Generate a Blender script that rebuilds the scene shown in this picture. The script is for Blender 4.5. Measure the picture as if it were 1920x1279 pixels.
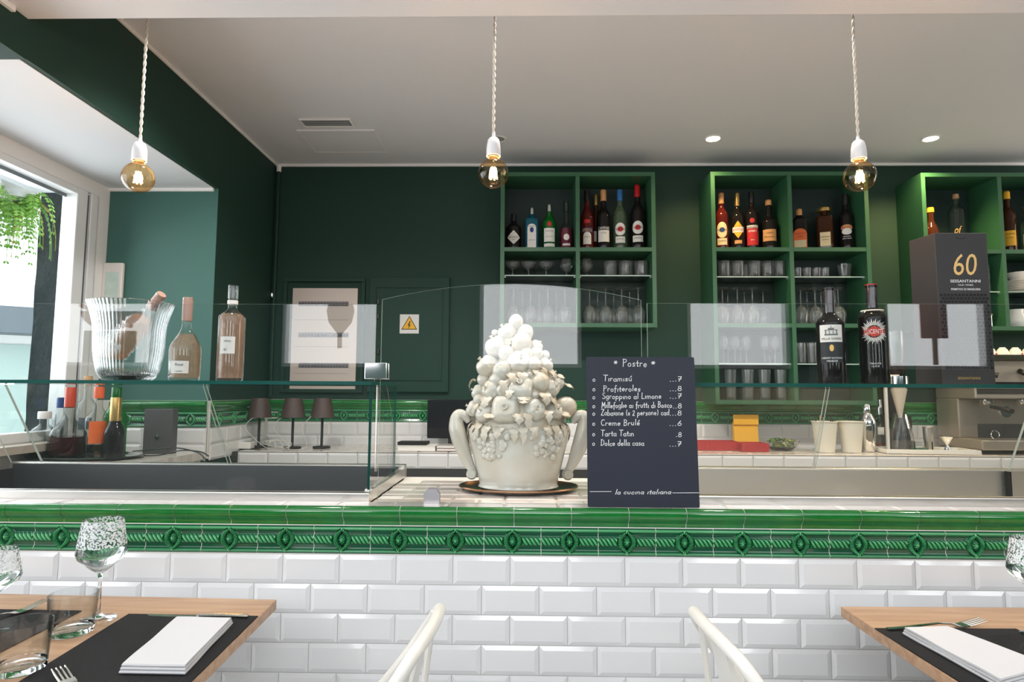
import bpy, math, random
from mathutils import Vector, Matrix
random.seed(7)
S = bpy.context.scene
for o in list(bpy.data.objects): bpy.data.objects.remove(o)
COL = S.collection
pi = math.pi
# ------------------------------------------------------------------ camera
FPX, YAW, PIT, ROL = 1150.0, .0181, .0848, .0051
CZ = 1.25
fw = Vector((-math.sin(YAW)*math.cos(PIT), math.cos(YAW)*math.cos(PIT), math.sin(PIT)))
r0 = Vector((math.cos(YAW), math.sin(YAW), 0)); u0 = r0.cross(fw)
RT = math.cos(ROL)*r0 + math.sin(ROL)*u0
UP = -math.sin(ROL)*r0 + math.cos(ROL)*u0
cam = bpy.data.objects.new('camera', bpy.data.cameras.new('camera')); COL.objects.link(cam)
cam.data.sensor_width = 36; cam.data.lens = 36*FPX/1920; cam.data.clip_start = .05
M3 = Matrix((RT, UP, -fw)).transposed()
cam.matrix_world = Matrix.Translation((0, 0, CZ)) @ M3.to_4x4()
S.camera = cam
def ray(px, py): return fw*FPX + RT*(px-960) - UP*(py-639.5)
def P(px, py, Y):            # the point at real depth Y
    d = ray(px, py); return Vector((0, 0, CZ)) + d*(Y/d.y)
def PZ(px, py, z):           # the point at real height z
    d = ray(px, py); return Vector((0, 0, CZ)) + d*((z-CZ)/d.z)
# ------------------------------------------------------------------ world, lights, exposure
S.view_settings.view_transform = 'Standard'; S.view_settings.look = 'None'
S.view_settings.exposure = 0.9; S.view_settings.gamma = 1; S.view_settings.use_curve_mapping = False
W = bpy.data.worlds.new('world'); S.world = W; W.use_nodes = True
W.node_tree.nodes['Background'].inputs[0].default_value = (.90, .95, 1, 1)
W.node_tree.nodes['Background'].inputs[1].default_value = 2.2
def area(name, loc, rot, sx, sy, power, col):
    l = bpy.data.lights.new(name, 'AREA'); l.shape = 'RECTANGLE'; l.size = sx; l.size_y = sy; l.energy = power; l.color = col
    o = bpy.data.objects.new(name, l); COL.objects.link(o); o.location = loc; o.rotation_euler = rot; return o
REARY = -1.6
WINX = [-3.95, -2.02, -.36, 1.36, 2.98]          # left edges of the five street windows behind the camera
for i, x in enumerate(WINX):
    area('street_daylight', (x+.42, REARY-.12, 1.93), (pi/2, 0, 0), .84, .94, 3.2, (1, .98, .96))
area('side_daylight', (-4.3, .1, 1.4), (0, -pi/2, 0), 2.2, 2.6, 52, (.95, .97, 1))
area('bay_daylight', (-2.35, 2.2, 1.75), (0, -pi/2, 0), 1.1, 1.2, 10, (.93, .97, 1))
area('dining_down_fill', (.3, -.55, 2.27), (0, 0, 0), 5.0, 1.9, 13, (1, .98, .97))  # added fill panel, out of view, lifts the brightness of the bar face
area('dining_bounce_fill', (.3, -.2, 1.95), (pi, 0, 0), 5.0, 1.6, 30, (.95, .97, 1))  # added fill aimed upwards, bounces soft light off the lowered ceiling
area('right_warm_light', (4.0, 2.6, 1.9), (0, pi/2, 0), 1.2, 1.0, 10, (1, .90, .76))  # warm area light from the right end, with no fixture modelled
for i, x in enumerate((-1.0, .0, 1.0, 2.0)):      # added row of fill spots brightening the bar, unseen behind the lowered ceiling edge
    l = bpy.data.lights.new('bar_fill_spot', 'SPOT'); l.energy = 30; l.color = (1, .95, .90) if i < 2 else (1, .91, .81); l.spot_size = 2.2; l.spot_blend = .7; l.shadow_soft_size = .05
    o = bpy.data.objects.new('bar_fill_spot', l); COL.objects.link(o); o.location = (x, 1.98, 2.57); o.rotation_euler = (.22, 0, 0)

# ------------------------------------------------------------------ materials
MATS = {}
def nt(m): return m.node_tree.nodes, m.node_tree.links
def mat(name, col, rough=.5, metal=0, coat=0, spec=.5, bump=None, var=None, emit=None, es=0):
    if name in MATS: return MATS[name]
    m = bpy.data.materials.new(name); m.use_nodes = True; N, L = nt(m); b = N['Principled BSDF']
    b.inputs['Base Color'].default_value = (*col, 1); b.inputs['Roughness'].default_value = rough
    b.inputs['Metallic'].default_value = metal; b.inputs['Coat Weight'].default_value = coat
    b.inputs['Coat Roughness'].default_value = .04; b.inputs['Specular IOR Level'].default_value = spec
    tc = None
    if bump or var:
        tc = N.new('ShaderNodeTexCoord')
    if bump:                                   # (scale, strength, distance)
        n = N.new('ShaderNodeTexNoise'); n.inputs['Scale'].default_value = bump[0]; n.inputs['Detail'].default_value = 4
        L.new(tc.outputs['Object'], n.inputs['Vector'])
        bp = N.new('ShaderNodeBump'); bp.inputs['Strength'].default_value = bump[1]; bp.inputs['Distance'].default_value = bump[2]
        L.new(n.outputs['Fac'], bp.inputs['Height']); L.new(bp.outputs['Normal'], b.inputs['Normal'])
    if var:                                    # (scale, colour b, stretch)
        mp = N.new('ShaderNodeMapping'); mp.inputs['Scale'].default_value = var[2] if len(var) > 2 else (1, 1, 1)
        n = N.new('ShaderNodeTexNoise'); n.inputs['Scale'].default_value = var[0]; n.inputs['Detail'].default_value = 5
        L.new(tc.outputs['Object'], mp.inputs[0]); L.new(mp.outputs[0], n.inputs['Vector'])
        cr = N.new('ShaderNodeValToRGB'); cr.color_ramp.elements[0].position = .35; cr.color_ramp.elements[1].position = .68
        cr.color_ramp.elements[0].color = (*col, 1); cr.color_ramp.elements[1].color = (*var[1], 1)
        L.new(n.outputs['Fac'], cr.inputs[0]); L.new(cr.outputs[0], b.inputs['Base Color'])
    if emit:
        b.inputs['Emission Color'].default_value = (*emit, 1); b.inputs['Emission Strength'].default_value = es
    MATS[name] = m; return m
def glass(name, tint=(.97, .99, .98), ior=1.5, body=None, bodyfac=0, rough=0.0, edge=None):
    """thin-walled glass: transparent with Fresnel reflection; optional light body colour; edge = colour seen at grazing angles"""
    if name in MATS: return MATS[name]
    m = bpy.data.materials.new(name); m.use_nodes = True; N, L = nt(m); N.clear()
    out = N.new('ShaderNodeOutputMaterial'); tr = N.new('ShaderNodeBsdfTransparent'); gl = N.new('ShaderNodeBsdfGlossy')
    gl.inputs['Roughness'].default_value = rough; tr.inputs[0].default_value = (*tint, 1)
    fr = N.new('ShaderNodeFresnel'); fr.inputs[0].default_value = ior
    geo = N.new('ShaderNodeNewGeometry'); iv = N.new('ShaderNodeMath'); iv.operation = 'MULTIPLY_ADD'   # same ior on both sides of the wall
    iv.inputs[1].default_value = 1/ior-ior; iv.inputs[2].default_value = ior
    L.new(geo.outputs['Backfacing'], iv.inputs[0])
    fr.inputs[0].default_value = ior
    L.new(iv.outputs[0], fr.inputs[0])
    # Fresnel node inverts the ior on back faces itself, so feed the inverse there
    mx = N.new('ShaderNodeMixShader'); L.new(fr.outputs[0], mx.inputs[0])
    src = tr
    if edge:
        lw = N.new('ShaderNodeLayerWeight'); lw.inputs[0].default_value = .35
        cr = N.new('ShaderNodeValToRGB'); cr.color_ramp.elements[0].position = .22; cr.color_ramp.elements[0].color = (*tint, 1)
        cr.color_ramp.elements[1].position = 1; cr.color_ramp.elements[1].color = (*edge, 1)
        L.new(lw.outputs['Facing'], cr.inputs[0]); L.new(cr.outputs[0], tr.inputs[0])
    if body:
        df = N.new('ShaderNodeBsdfDiffuse'); df.inputs[0].default_value = (*body, 1)
        m2 = N.new('ShaderNodeMixShader'); m2.inputs[0].default_value = bodyfac
        L.new(tr.outputs[0], m2.inputs[1]); L.new(df.outputs[0], m2.inputs[2]); src = m2
    L.new(src.outputs[0], mx.inputs[1]); L.new(gl.outputs[0], mx.inputs[2]); L.new(mx.outputs[0], out.inputs[0])
    MATS[name] = m; return m
GREEN = mat('green_wall_paint', (.014, .043, .032), .65, spec=.25, bump=(160, .08, .002))
GREENS = mat('green_shelf_paint', (.026, .105, .050), .42)
WHITE = mat('white_ceiling_paint', (.71, .725, .755), .7, bump=(60, .05, .002))
TRIMW = mat('white_trim', (.82, .81, .80), .5)
TILEW = mat('white_glazed_tile', (.745, .740, .740), .12, coat=.5)
GROUT = mat('pale_grout', (.66, .64, .60), .85)
STEEL = mat('brushed_steel', (.74, .71, .67), .34, 1, bump=(90, .05, .001))
CHROME = mat('chrome', (.85, .85, .86), .06, 1)
GLEDGE = mat('green_glass_edge', (.008, .075, .062), .12, coat=.6)
PANE = glass('clear_pane', (.985, .996, .992), 1.5)
def realglass(name, col, ior):
    m = bpy.data.materials.new(name); m.use_nodes = True; N, L = nt(m); N.clear(); out = N.new('ShaderNodeOutputMaterial'); g = N.new('ShaderNodeBsdfGlass')
    g.inputs['Color'].default_value = (*col, 1); g.inputs['IOR'].default_value = ior; g.inputs['Roughness'].default_value = 0.0; L.new(g.outputs[0], out.inputs[0]); return m
GWARE = realglass('drinking_glass', (.985, .99, .99), 1.45)
def whitened(name, m0, k):  # mixes in white diffuse, standing in for light the shelf glasses catch
    m = m0.copy(); m.name = name; N, L = nt(m); g = [n for n in N if n.type == 'BSDF_GLASS'][0]; out = [n for n in N if n.type == 'OUTPUT_MATERIAL'][0]
    d = N.new('ShaderNodeBsdfDiffuse'); d.inputs[0].default_value = (.8, .82, .82, 1); x = N.new('ShaderNodeMixShader'); x.inputs[0].default_value = k
    L.new(g.outputs[0], x.inputs[1]); L.new(d.outputs[0], x.inputs[2]); L.new(x.outputs[0], out.inputs[0]); return m
GSHELF = whitened('bar_shelf_glass', GWARE, .04)
GCRYS = realglass('ribbed_crystal', (.985, .99, .995), 1.32)
GTHIN = glass('thin_table_glass', (.975, .985, .98), 1.55, edge=(.42, .47, .46))
BLACK = mat('black_satin', (.012, .012, .013), .35)
BLACKM = mat('black_matte', (.02, .02, .021), .8)
LABELW = mat('label_paper', (.78, .76, .72), .7)
INK = mat('black_ink', (.02, .02, .02), .7)
GOLD = mat('gold_print', (.62, .40, .12), .35, .6)
WHITEP = mat('white_print', (.85, .85, .84), .6)
def c255(r, g, b):
    f = lambda v: (v/255/12.92) if v <= 10 else ((v/255+.055)/1.055)**2.4
    return (f(r), f(g), f(b))
# glossy ceramic with the glaze lying thin on raised edges and thick in hollows (per-vertex relief height)
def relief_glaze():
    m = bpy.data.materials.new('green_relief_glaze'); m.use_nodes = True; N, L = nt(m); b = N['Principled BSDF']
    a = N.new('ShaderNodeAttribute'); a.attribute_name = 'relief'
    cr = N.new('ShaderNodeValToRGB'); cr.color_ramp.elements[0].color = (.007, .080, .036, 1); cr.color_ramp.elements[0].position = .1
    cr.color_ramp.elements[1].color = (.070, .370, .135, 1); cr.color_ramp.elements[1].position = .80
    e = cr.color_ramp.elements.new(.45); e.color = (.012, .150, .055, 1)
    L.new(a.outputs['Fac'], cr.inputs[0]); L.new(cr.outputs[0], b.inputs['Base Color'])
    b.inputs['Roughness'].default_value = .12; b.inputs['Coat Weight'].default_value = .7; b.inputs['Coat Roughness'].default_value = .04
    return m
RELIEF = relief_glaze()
GTILE = mat('green_cornice_glaze', (.004, .125, .018), .10, coat=.7, var=(14, (.008, .175, .026)), bump=(25, .12, .002))

# ------------------------------------------------------------------ mesh helpers
class MB:
    def __init__(s): s.v = []; s.f = []; s.m = []
    def add(s, vs, fs, mi=0):
        o = len(s.v); s.v += [tuple(v) for v in vs]; s.f += [tuple(i+o for i in f) for f in fs]; s.m += [mi]*len(fs); return s
    def box(s, x0, x1, y0, y1, z0, z1, mi=0):
        v = [(x, y, z) for z in (z0, z1) for y in (y0, y1) for x in (x0, x1)]
        return s.add(v, [(0, 2, 3, 1), (4, 5, 7, 6), (0, 1, 5, 4), (2, 6, 7, 3), (0, 4, 6, 2), (1, 3, 7, 5)], mi)
    def hexa(s, b, t, mi=0):       # bottom 4 (ccw from above), top 4
        return s.add(list(b)+list(t), [(3, 2, 1, 0), (4, 5, 6, 7), (0, 1, 5, 4), (1, 2, 6, 5), (2, 3, 7, 6), (3, 0, 4, 7)], mi)
    def lathe(s, prof, n=28, c=(0, 0, 0), fx=1, fy=1, rf=None, mi=0, cap=True):
        vs = []; fs = []
        for (r, z) in prof:
            for k in range(n):
                a = 2*pi*k/n; q = rf(a, z) if rf else 1
                vs.append((c[0]+r*q*fx*math.cos(a), c[1]+r*q*fy*math.sin(a), c[2]+z))
        for i in range(len(prof)-1):
            for k in range(n):
                k2 = (k+1) % n; fs.append((i*n+k, i*n+k2, (i+1)*n+k2, (i+1)*n+k))
        if cap:
            if prof[0][0] > 1e-5: fs.append(tuple(range(n))[::-1])
            if prof[-1][0] > 1e-5: fs.append(tuple((len(prof)-1)*n+k for k in range(n)))
        return s.add(vs, fs, mi)
    def tube(s, pts, r, n=8, mi=0, closed=False, flat=1):
        pts = [Vector(p) for p in pts]; m = len(pts); vs = []; fs = []
        rr = r if isinstance(r, (list, tuple)) else [r]*m
        prev = None
        for i, p in enumerate(pts):
            a = pts[(i-1) % m] if (closed or i > 0) else p; b = pts[(i+1) % m] if (closed or i < m-1) else p
            t = (b-a).normalized() if (b-a).length > 1e-9 else Vector((0, 0, 1))
            if prev is None:
                ref = Vector((0, 0, 1)) if abs(t.z) < .9 else Vector((0, 1, 0)); u = t.cross(ref).normalized()
            else:
                u = (prev - t*prev.dot(t)).normalized()
            prev = u; w = t.cross(u)
            for k in range(n):
                an = 2*pi*k/n; vs.append(p + u*math.cos(an)*rr[i] + w*math.sin(an)*rr[i]*flat)
        for i in range(m if closed else m-1):
            j = (i+1) % m
            for k in range(n): fs.append((i*n+k, i*n+(k+1) % n, j*n+(k+1) % n, j*n+k))
        if not closed: fs += [tuple(range(n))[::-1], tuple((m-1)*n+k for k in range(n))]
        return s.add(vs, fs, mi)
    def ball(s, c, r, n=16, m=10, fz=1, rf=None, mi=0):
        vs = []; fs = []
        for i in range(m+1):
            th = pi*i/m
            for k in range(n):
                ph = 2*pi*k/n; q = rf(th, ph) if rf else 1
                vs.append((c[0]+r*q*math.sin(th)*math.cos(ph), c[1]+r*q*math.sin(th)*math.sin(ph), c[2]+r*q*fz*math.cos(th)))
        for i in range(m):
            for k in range(n): fs.append((i*n+k, (i+1)*n+k, (i+1)*n+(k+1) % n, i*n+(k+1) % n))
        return s.add(vs, fs, mi)
    def build(s, name, mats, parent=None, smooth=False, bevel=0, kind=None, loc=None):
        me = bpy.data.meshes.new(name); me.from_pydata(s.v, [], s.f)
        if not isinstance(mats, (list, tuple)): mats = [mats]
        for q in mats: me.materials.append(q)
        me.polygons.foreach_set('material_index', s.m)
        if smooth:
            me.shade_smooth(); me.set_sharp_from_angle(angle=smooth if smooth is not True else .7)
        me.update()
        o = bpy.data.objects.new(name, me); COL.objects.link(o)
        if loc is not None: o.location = loc
        if parent: o.parent = parent
        if bevel:
            md = o.modifiers.new('bevel', 'BEVEL'); md.width = bevel; md.segments = 2; md.limit_method = 'ANGLE'
        if kind: o['kind'] = kind
        return o
def tag(o, label=None, cat=None, group=None):
    if label: o['label'] = label
    if cat: o['category'] = cat
    if group: o['group'] = group
    return o
def thing(name, label, cat, loc=(0, 0, 0), rz=0, group=None):
    o = bpy.data.objects.new(name, None); COL.objects.link(o); o.empty_display_size = .05
    o.location = loc; o.rotation_euler = (0, 0, rz); return tag(o, label, cat, group)
def copy_tree(o, parent=None):
    c = o.copy(); COL.objects.link(c); c.parent = parent
    for ch in [x for x in bpy.data.objects if x.parent == o]: copy_tree(ch, c)
    return c
def struct(o): o['kind'] = 'structure'; return o
def inst(me, name, parent, loc, kind=None):
    o = bpy.data.objects.new(name, me); COL.objects.link(o); o.parent = parent; o.location = loc
    return o
# ---- lettering from the built-in font
TC = {}
def textmesh(txt, h, width=None, shear=0, sp=1.0, bold=0):
    key = (txt, shear, sp, bold)
    if key not in TC:
        cu = bpy.data.curves.new('t', 'FONT'); cu.body = txt; cu.align_x = 'CENTER'; cu.align_y = 'CENTER'
        cu.shear = shear; cu.space_character = sp; cu.resolution_u = 3; cu.offset = bold
        ob = bpy.data.objects.new('t', cu); me = ob.to_mesh()
        TC[key] = ([tuple(v.co) for v in me.vertices], [tuple(p.vertices) for p in me.polygons])
        ob.to_mesh_clear(); bpy.data.objects.remove(ob); bpy.data.curves.remove(cu)
    vs, fs = TC[key]
    if not vs: return [], []
    xs = [v[0] for v in vs]; ys = [v[1] for v in vs]
    cx = (min(xs)+max(xs))/2; cy = (min(ys)+max(ys))/2; k = h/max(1e-6, max(ys)-min(ys)); kx = k
    if width: kx = width/(max(xs)-min(xs))
    return [((x-cx)*kx, (y-cy)*k) for x, y, _ in vs], fs
def lettering(parent, txt, h, z, R, m, x=0, yflat=None, width=None, shear=0, ang=0, sp=1, eps=.0007, name='lettering', bold=0):
    vs, fs = textmesh(txt, h, width, shear, sp, bold)
    out = []
    for (u, v) in vs:
        if yflat is None:
            a = (u+x)/R; out.append(((R+eps)*math.sin(a), -(R+eps)*math.cos(a), z+v))
        else: out.append((u+x, yflat-eps, z+v))
    b = MB(); b.add(out, fs); return b.build(name, m, parent)
def patch(parent, shape, zc, w, h, R, m, x=0, yflat=None, eps=.0004, name='paper_label', n=16, rfun=None):
    b = MB(); vs = []; fs = []
    for i in range(n+1):
        t = -1+2*i/n; u = x + t*w/2
        if shape == 'rect': lo, hi = -h/2, h/2
        elif shape == 'oval': q = math.sqrt(max(0, 1-t*t)); lo, hi = -h/2*q, h/2*q
        elif shape == 'diamond': q = 1-abs(t); lo, hi = -h/2*q, h/2*q
        elif shape == 'arch': lo = -h/2; hi = h/2 - (w*.45)*(1-math.sqrt(max(0, 1-t*t)))
        for v in ((lo, 0), (hi, 1)):
            zz = zc+v[0]; RR = rfun(zz) if rfun else R
            if yflat is None:
                a = u/R; vs.append(((RR+eps)*math.sin(a), -(RR+eps)*math.cos(a), zz))
            else: vs.append((u, yflat-eps, zz))
    for i in range(n): fs.append((2*i, 2*i+2, 2*i+3, 2*i+1))
    return b.add(vs, fs).build(name, m, parent, smooth=True)

# ------------------------------------------------------------------ key measures
YF, YC, YB, YS = 1.654, 3.07, 3.508, 3.28        # bar face, back counter face, back wall, shelf unit fronts
ZT, ZB = .95, .958                               # counter tops
CEIL = 2.592; XS = -1.4637; ZBAY = 2.22; YBAY = 2.845; XW = P(198, 500, 2.845).x
FRONTC = P(960, 31, 1.70).z
# ------------------------------------------------------------------ room shell
struct(MB().box(-4.6, 4.6, -1.7, 3.7, -.1, 0).build('floor', mat('floor_grey', (.36, .37, .38), .35, var=(3, (.44, .45, .46)))))
struct(MB().box(XS, 4.6, 1.70, 3.7, CEIL, CEIL+.1).build('ceiling', WHITE))
near = MB().box(-4.6, 4.6, -1.7, 1.70, FRONTC+.0, FRONTC+.5)
struct(near.build('ceiling', WHITE, bevel=.003))
struct(MB().box(-2.4, XS-.02, 1.70, 2.9, ZBAY, ZBAY+.08).build('ceiling', WHITE))
struct(MB().box(XS, XS+.012, 1.0, 1.64, FRONTC-.016, FRONTC-.0005).build('trim_1', TRIMW))
struct(MB().box(XS-.12, 4.6, YB, YB+.15, 0, CEIL).build('wall_back', GREEN))
b = MB().box(XS-.12, XS, 1.0, 1.70, ZBAY, FRONTC-.0005).box(XS-.12, XS, 1.70, YBAY, ZBAY+.002, CEIL).box(XS-.12, XS, YBAY+.004, YB, 0, CEIL).box(XS-.12, XS, YBAY, YBAY+.004, ZBAY, CEIL)
struct(b.build('wall_left', GREEN))
struct(MB().box(XW-.1, XS-.0005, YBAY, YBAY+.0038, 0, ZBAY).box(XW-.1, XS-.122, YBAY+.0038, YBAY+.12, 0, ZBAY).build('wall_bay', mat('green_wall_lit', (.036, .118, .098), .5, bump=(160, .08, .002))))  # wall green lightened for the bay, stronger daylight put into its colour
struct(MB().box(4.5, 4.6, -1.7, 3.7, 0, CEIL).build('wall_right', GREEN))
rw = MB(); xs = [-4.6]
for x in WINX: xs += [x, x+.84]
xs.append(4.6)
for i in range(0, len(xs), 2): rw.box(xs[i], xs[i+1], REARY-.1, REARY, 0, FRONTC)
for x in WINX: rw.box(x, x+.84, REARY-.1, REARY, 0, 1.46).box(x, x+.84, REARY-.1, REARY, 2.4, FRONTC+.2)
DARKG = mat('dark_dining_wall', (.03, .07, .06), .6)
struct(rw.build('wall_front', DARKG))
lw_ = MB().box(-4.6, -4.5, -1.7, 1.7, 0, FRONTC).box(-4.6, XW-.1, 1.70, 1.8, 0, FRONTC+.1)
struct(lw_.build('wall_side', DARKG))
# ceiling edge beads
struct(MB().box(XS, 4.5, YB-.012, YB, CEIL-.014, CEIL).build('trim_2', TRIMW))
struct(MB().box(XS, XS+.008, 1.70, YB, CEIL-.010, CEIL).build('trim_3', TRIMW))
struct(MB().box(XW, XS-.02, YBAY-.012, YBAY, ZBAY-.014, ZBAY).build('trim_4', TRIMW))
# ------------------------------------------------------------------ window in the bay
WF = mat('white_window_frame', (.78, .79, .80), .35)
SEAL = mat('grey_rubber_seal', (.10, .11, .12), .5)
def PX(px, py, X):
    d = ray(px, py); return Vector((0, 0, CZ)) + d*(X/d.x)
z1w = PX(160, 357, XW).z; z0w = PX(30, 832, XW).z
ya_, yb2, yc_, yd_ = PX(137, 500, XW).y, PX(157, 500, XW).y, PX(164, 500, XW).y, PX(177, 500, XW).y
w = MB()
w.box(XW-.06, XW, 1.75, ya_, z1w-.03, z1w).box(XW-.06, XW, 1.75, ya_, z0w, z0w+.04)
w.box(XW-.07, XW+.0, ya_, yb2, z0w, z1w).box(XW-.07, XW+.0, yc_, yd_, z0w, z1w)
wo = struct(w.build('window_1', WF, bevel=.003))
MB().box(XW-.045, XW-.012, yb2, yc_, z0w+.02, z1w-.01).build('seal', SEAL, wo)
MB().box(XW-.045, XW-.012, yd_, yd_+.008, z0w+.02, z1w-.01).build('seal', SEAL, wo)
MB().box(XW-.055, XW-.05, 1.75, ya_, z1w-.045, z1w-.03).build('seal', SEAL, wo)
MB().box(XW-.035, XW-.029, 1.75, ya_, z0w+.04, z1w-.03).build('pane', PANE, wo)
MB().box(XW-.10, XW+.10, 1.75, 2.845, z0w-.03, z0w).build('sill', mat('sill_beige', (.42, .37, .32), .4), wo)
# jamb: wall below, above, beyond the window
struct(MB().box(XW-.10, XW, 1.75, 2.845, 0, z0w-.03).box(XW-.10, XW, 1.75, 2.845, z1w, ZBAY).box(XW-.10, XW+.0, yd_+.008, 2.845, z0w, z1w).build('wall_window', TRIMW))
# street windows behind the bar guests, seen in the glass of the display case
GREY1 = mat('sticker_grey', (.12, .15, .13), .7); RED1 = mat('sticker_red', (.42, .05, .04), .6); WOODS = mat('sticker_wood', (.45, .25, .12), .6)
for i, x in enumerate(WINX):
    f = MB().box(x, x+.03, REARY-.09, REARY-.01, 1.46, 2.4).box(x+.81, x+.84, REARY-.09, REARY-.01, 1.46, 2.4)
    f.box(x+.03, x+.81, REARY-.09, REARY-.01, 1.46, 1.49).box(x+.03, x+.81, REARY-.09, REARY-.01, 2.37, 2.4)
    o = struct(f.build('window_%d' % (i+2), WF))
    yy = REARY-.05; cx = x+.42; st = MB(); rd = MB()
    if i == 0:
        st.box(cx-.2, cx+.25, yy-.01, yy, 1.49, 1.76)
        for k in range(12):
            a0, a1 = pi+pi*k/12, pi+pi*(k+1)/12
            rd.add([(cx+.02, yy-.01, 1.93), (cx+.02+.27*math.cos(a0), yy-.01, 1.93+.16*math.sin(a0)), (cx+.02+.27*math.cos(a1), yy-.01, 1.93+.16*math.sin(a1))], [(0, 1, 2)])
        rd.tube([(cx+.2, yy-.01, 1.8), (cx-.25, yy-.01, 1.98)], .02, 6)
    elif i == 1:
        st.lathe([(.02, 0), (.02, .12), (.10, .22), (.12, .32), (.09, .42)], 16, (cx+.05, yy-.02, 1.62), fy=.05)
    elif i == 4:
        rd.box(cx-.1, cx+.12, yy-.01, yy, 1.72, 2.3); st.box(cx-.01, cx+.03, yy-.01, yy, 1.5, 1.72)
    if st.v: st.build('window_sticker', GREY1 if i < 4 else WOODS, o)
    if rd.v: rd.build('window_sticker', RED1, o)

# ------------------------------------------------------------------ bar counter with its tiles
def bevel_tile(w, h, d=.006, bv=.011):
    b = MB(); o = [(0, 0, 0), (w, 0, 0), (w, 0, h), (0, 0, h)]
    m = [(x, -.0022, z) for x, _, z in o]; q = [(bv, -d, bv), (w-bv, -d, bv), (w-bv, -d, h-bv), (bv, -d, h-bv)]
    b.add(o+m+q, [(0, 1, 5, 4), (1, 2, 6, 5), (2, 3, 7, 6), (3, 0, 4, 7), (4, 5, 9, 8), (5, 6, 10, 9), (6, 7, 11, 10), (7, 4, 8, 11), (8, 9, 10, 11)])
    return b
def tmesh(mb, mats, name, smooth=False):
    o = mb.build(name, mats, smooth=smooth); me = o.data; bpy.data.objects.remove(o); return me
TW, TH = .1485, .0735
T_WHITE = tmesh(bevel_tile(TW, TH), TILEW, 'white_tile')
# moulded cornice tile
prof = [(0, 0), (.005, 0), (.0062, .004), (.0062, .0095), (.0090, .0125), (.0125, .016), (.0165, .020), (.0200, .026), (.0212, .033), (.0200, .040), (.0165, .0455), (.0100, .0490), (0, .0490)]
b = MB(); vs = [(x, -d, z) for x in (0, TW) for d, z in prof]; n = len(prof)
fs = [(i, n+i, n+i+1, i+1) for i in range(n-1)] + [tuple(range(n)), tuple(range(2*n-1, n-1, -1))]
T_CORN = tmesh(b.add(vs, fs), GTILE, 'cornice_tile', smooth=1.0)
# relief border tile: mouldings, rope and a medallion with a flower
def relief_height(x, z):
    cx, cz = x-TW/2, z-TH/2
    h = .0012
    def ridge(c, wd, hh): 
        t = (z-c)/wd; return hh*math.sqrt(max(0, 1-t*t))
    h = max(h, ridge(.0655, .0058, .0088), ridge(.0065, .0050, .0072), ridge(.0585, .0018, .0042), ridge(.0130, .0018, .0036))
    if abs(cz) < .0118:                                    # twisted rope
        t = cz/.0118; env = math.sqrt(max(0, 1-t*t)); ph = (x + cz*.62)/.0112
        h = max(h, .0016+.0098*env*(.12+.88*abs(math.sin(pi*ph))**.7))
    rr = math.hypot(cx/.0195, cz/.0300)
    # vesica outline
    e = abs(cx)/.0185 + (cz/.0265)**2
    if e < 1.45:
        if e > .62:
            a = math.atan2(cz, cx); h = max(.0012, .0128*math.sqrt(max(0, 1-((e-.98)/.37)**2))*(.72+.28*math.sin(a*28)))
        else:
            h = .0
            a = math.atan2(cz/1.5, cx); r = math.hypot(cx, cz/1.5)
            if r < .0100: h = max(h, .0105*(.35+.65*abs(math.cos(a*4)))*(1-(r/.0102)**3))
            if r < .0026: h = .0120
    for s in (-1, 1):
        d = math.hypot(cx, cz-s*.0288)
        if d < .0050: h = max(h, .0100*math.sqrt(1-(d/.0050)**2))
    return h
def relief_tile(nx, nz, name):
    b = MB(); vs = []; fs = []; H = []
    for j in range(nz+1):
        for i in range(nx+1):
            x, z = TW*i/nx, TH*j/nz; h = relief_height(x, z)
            if j in (0, nz): h = min(h, .004)
            vs.append((x, -h, z)); H.append(h)
    for j in range(nz):
        for i in range(nx):
            a = j*(nx+1)+i; fs.append((a, a+1, a+nx+2, a+nx+1))
    o0 = len(vs); vs += [(0, 0, 0), (TW, 0, 0), (TW, 0, TH), (0, 0, TH)]; H += [0]*4
    c = [0, nx, nz*(nx+1)+nx, nz*(nx+1)]
    fs.append(tuple([o0, o0+1]+[i for i in range(nx, -1, -1)]))
    fs.append(tuple([o0+2, o0+3]+[nz*(nx+1)+i for i in range(nx+1)]))
    fs.append(tuple([o0+3, o0]+[j*(nx+1) for j in range(nz+1)]))
    fs.append(tuple([o0+1, o0+2]+[j*(nx+1)+nx for j in range(nz, -1, -1)]))
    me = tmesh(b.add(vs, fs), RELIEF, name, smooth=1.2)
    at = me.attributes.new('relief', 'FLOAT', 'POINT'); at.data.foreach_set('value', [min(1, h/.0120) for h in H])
    return me
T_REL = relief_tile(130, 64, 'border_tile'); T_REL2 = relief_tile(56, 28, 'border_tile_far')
bar = thing('bar_counter', 'long bar counter clad in white metro tiles below a glossy green border', 'counter', (0, YF, 0))
X0 = -.1003
CXL, CXR = -.425, .355           # the open tiled stretch between the two display cases
body = MB().box(-1.88, 2.9, .0, .066, 0, .944).box(CXL, CXR, .066, .60, 0, .9395).box(-1.88, 2.9, .60, .64, 0, .9395)
body.build('body', GROUT, bar)
K0, K1 = -11, 19
for k in range(K0, K1):
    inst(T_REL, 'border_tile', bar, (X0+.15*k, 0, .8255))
    inst(T_CORN, 'cornice_tile', bar, (X0+.15*k+.079, 0, .9005))
Z1 = .8235
for rw_ in range(6):
    off = .069 if rw_ % 2 == 0 else -.005
    for k in range(K0, K1): inst(T_WHITE, 'tile', bar, (X0+.15*k+off, 0, Z1-.075*(rw_+1)+.0005))
gm = MB()
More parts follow.
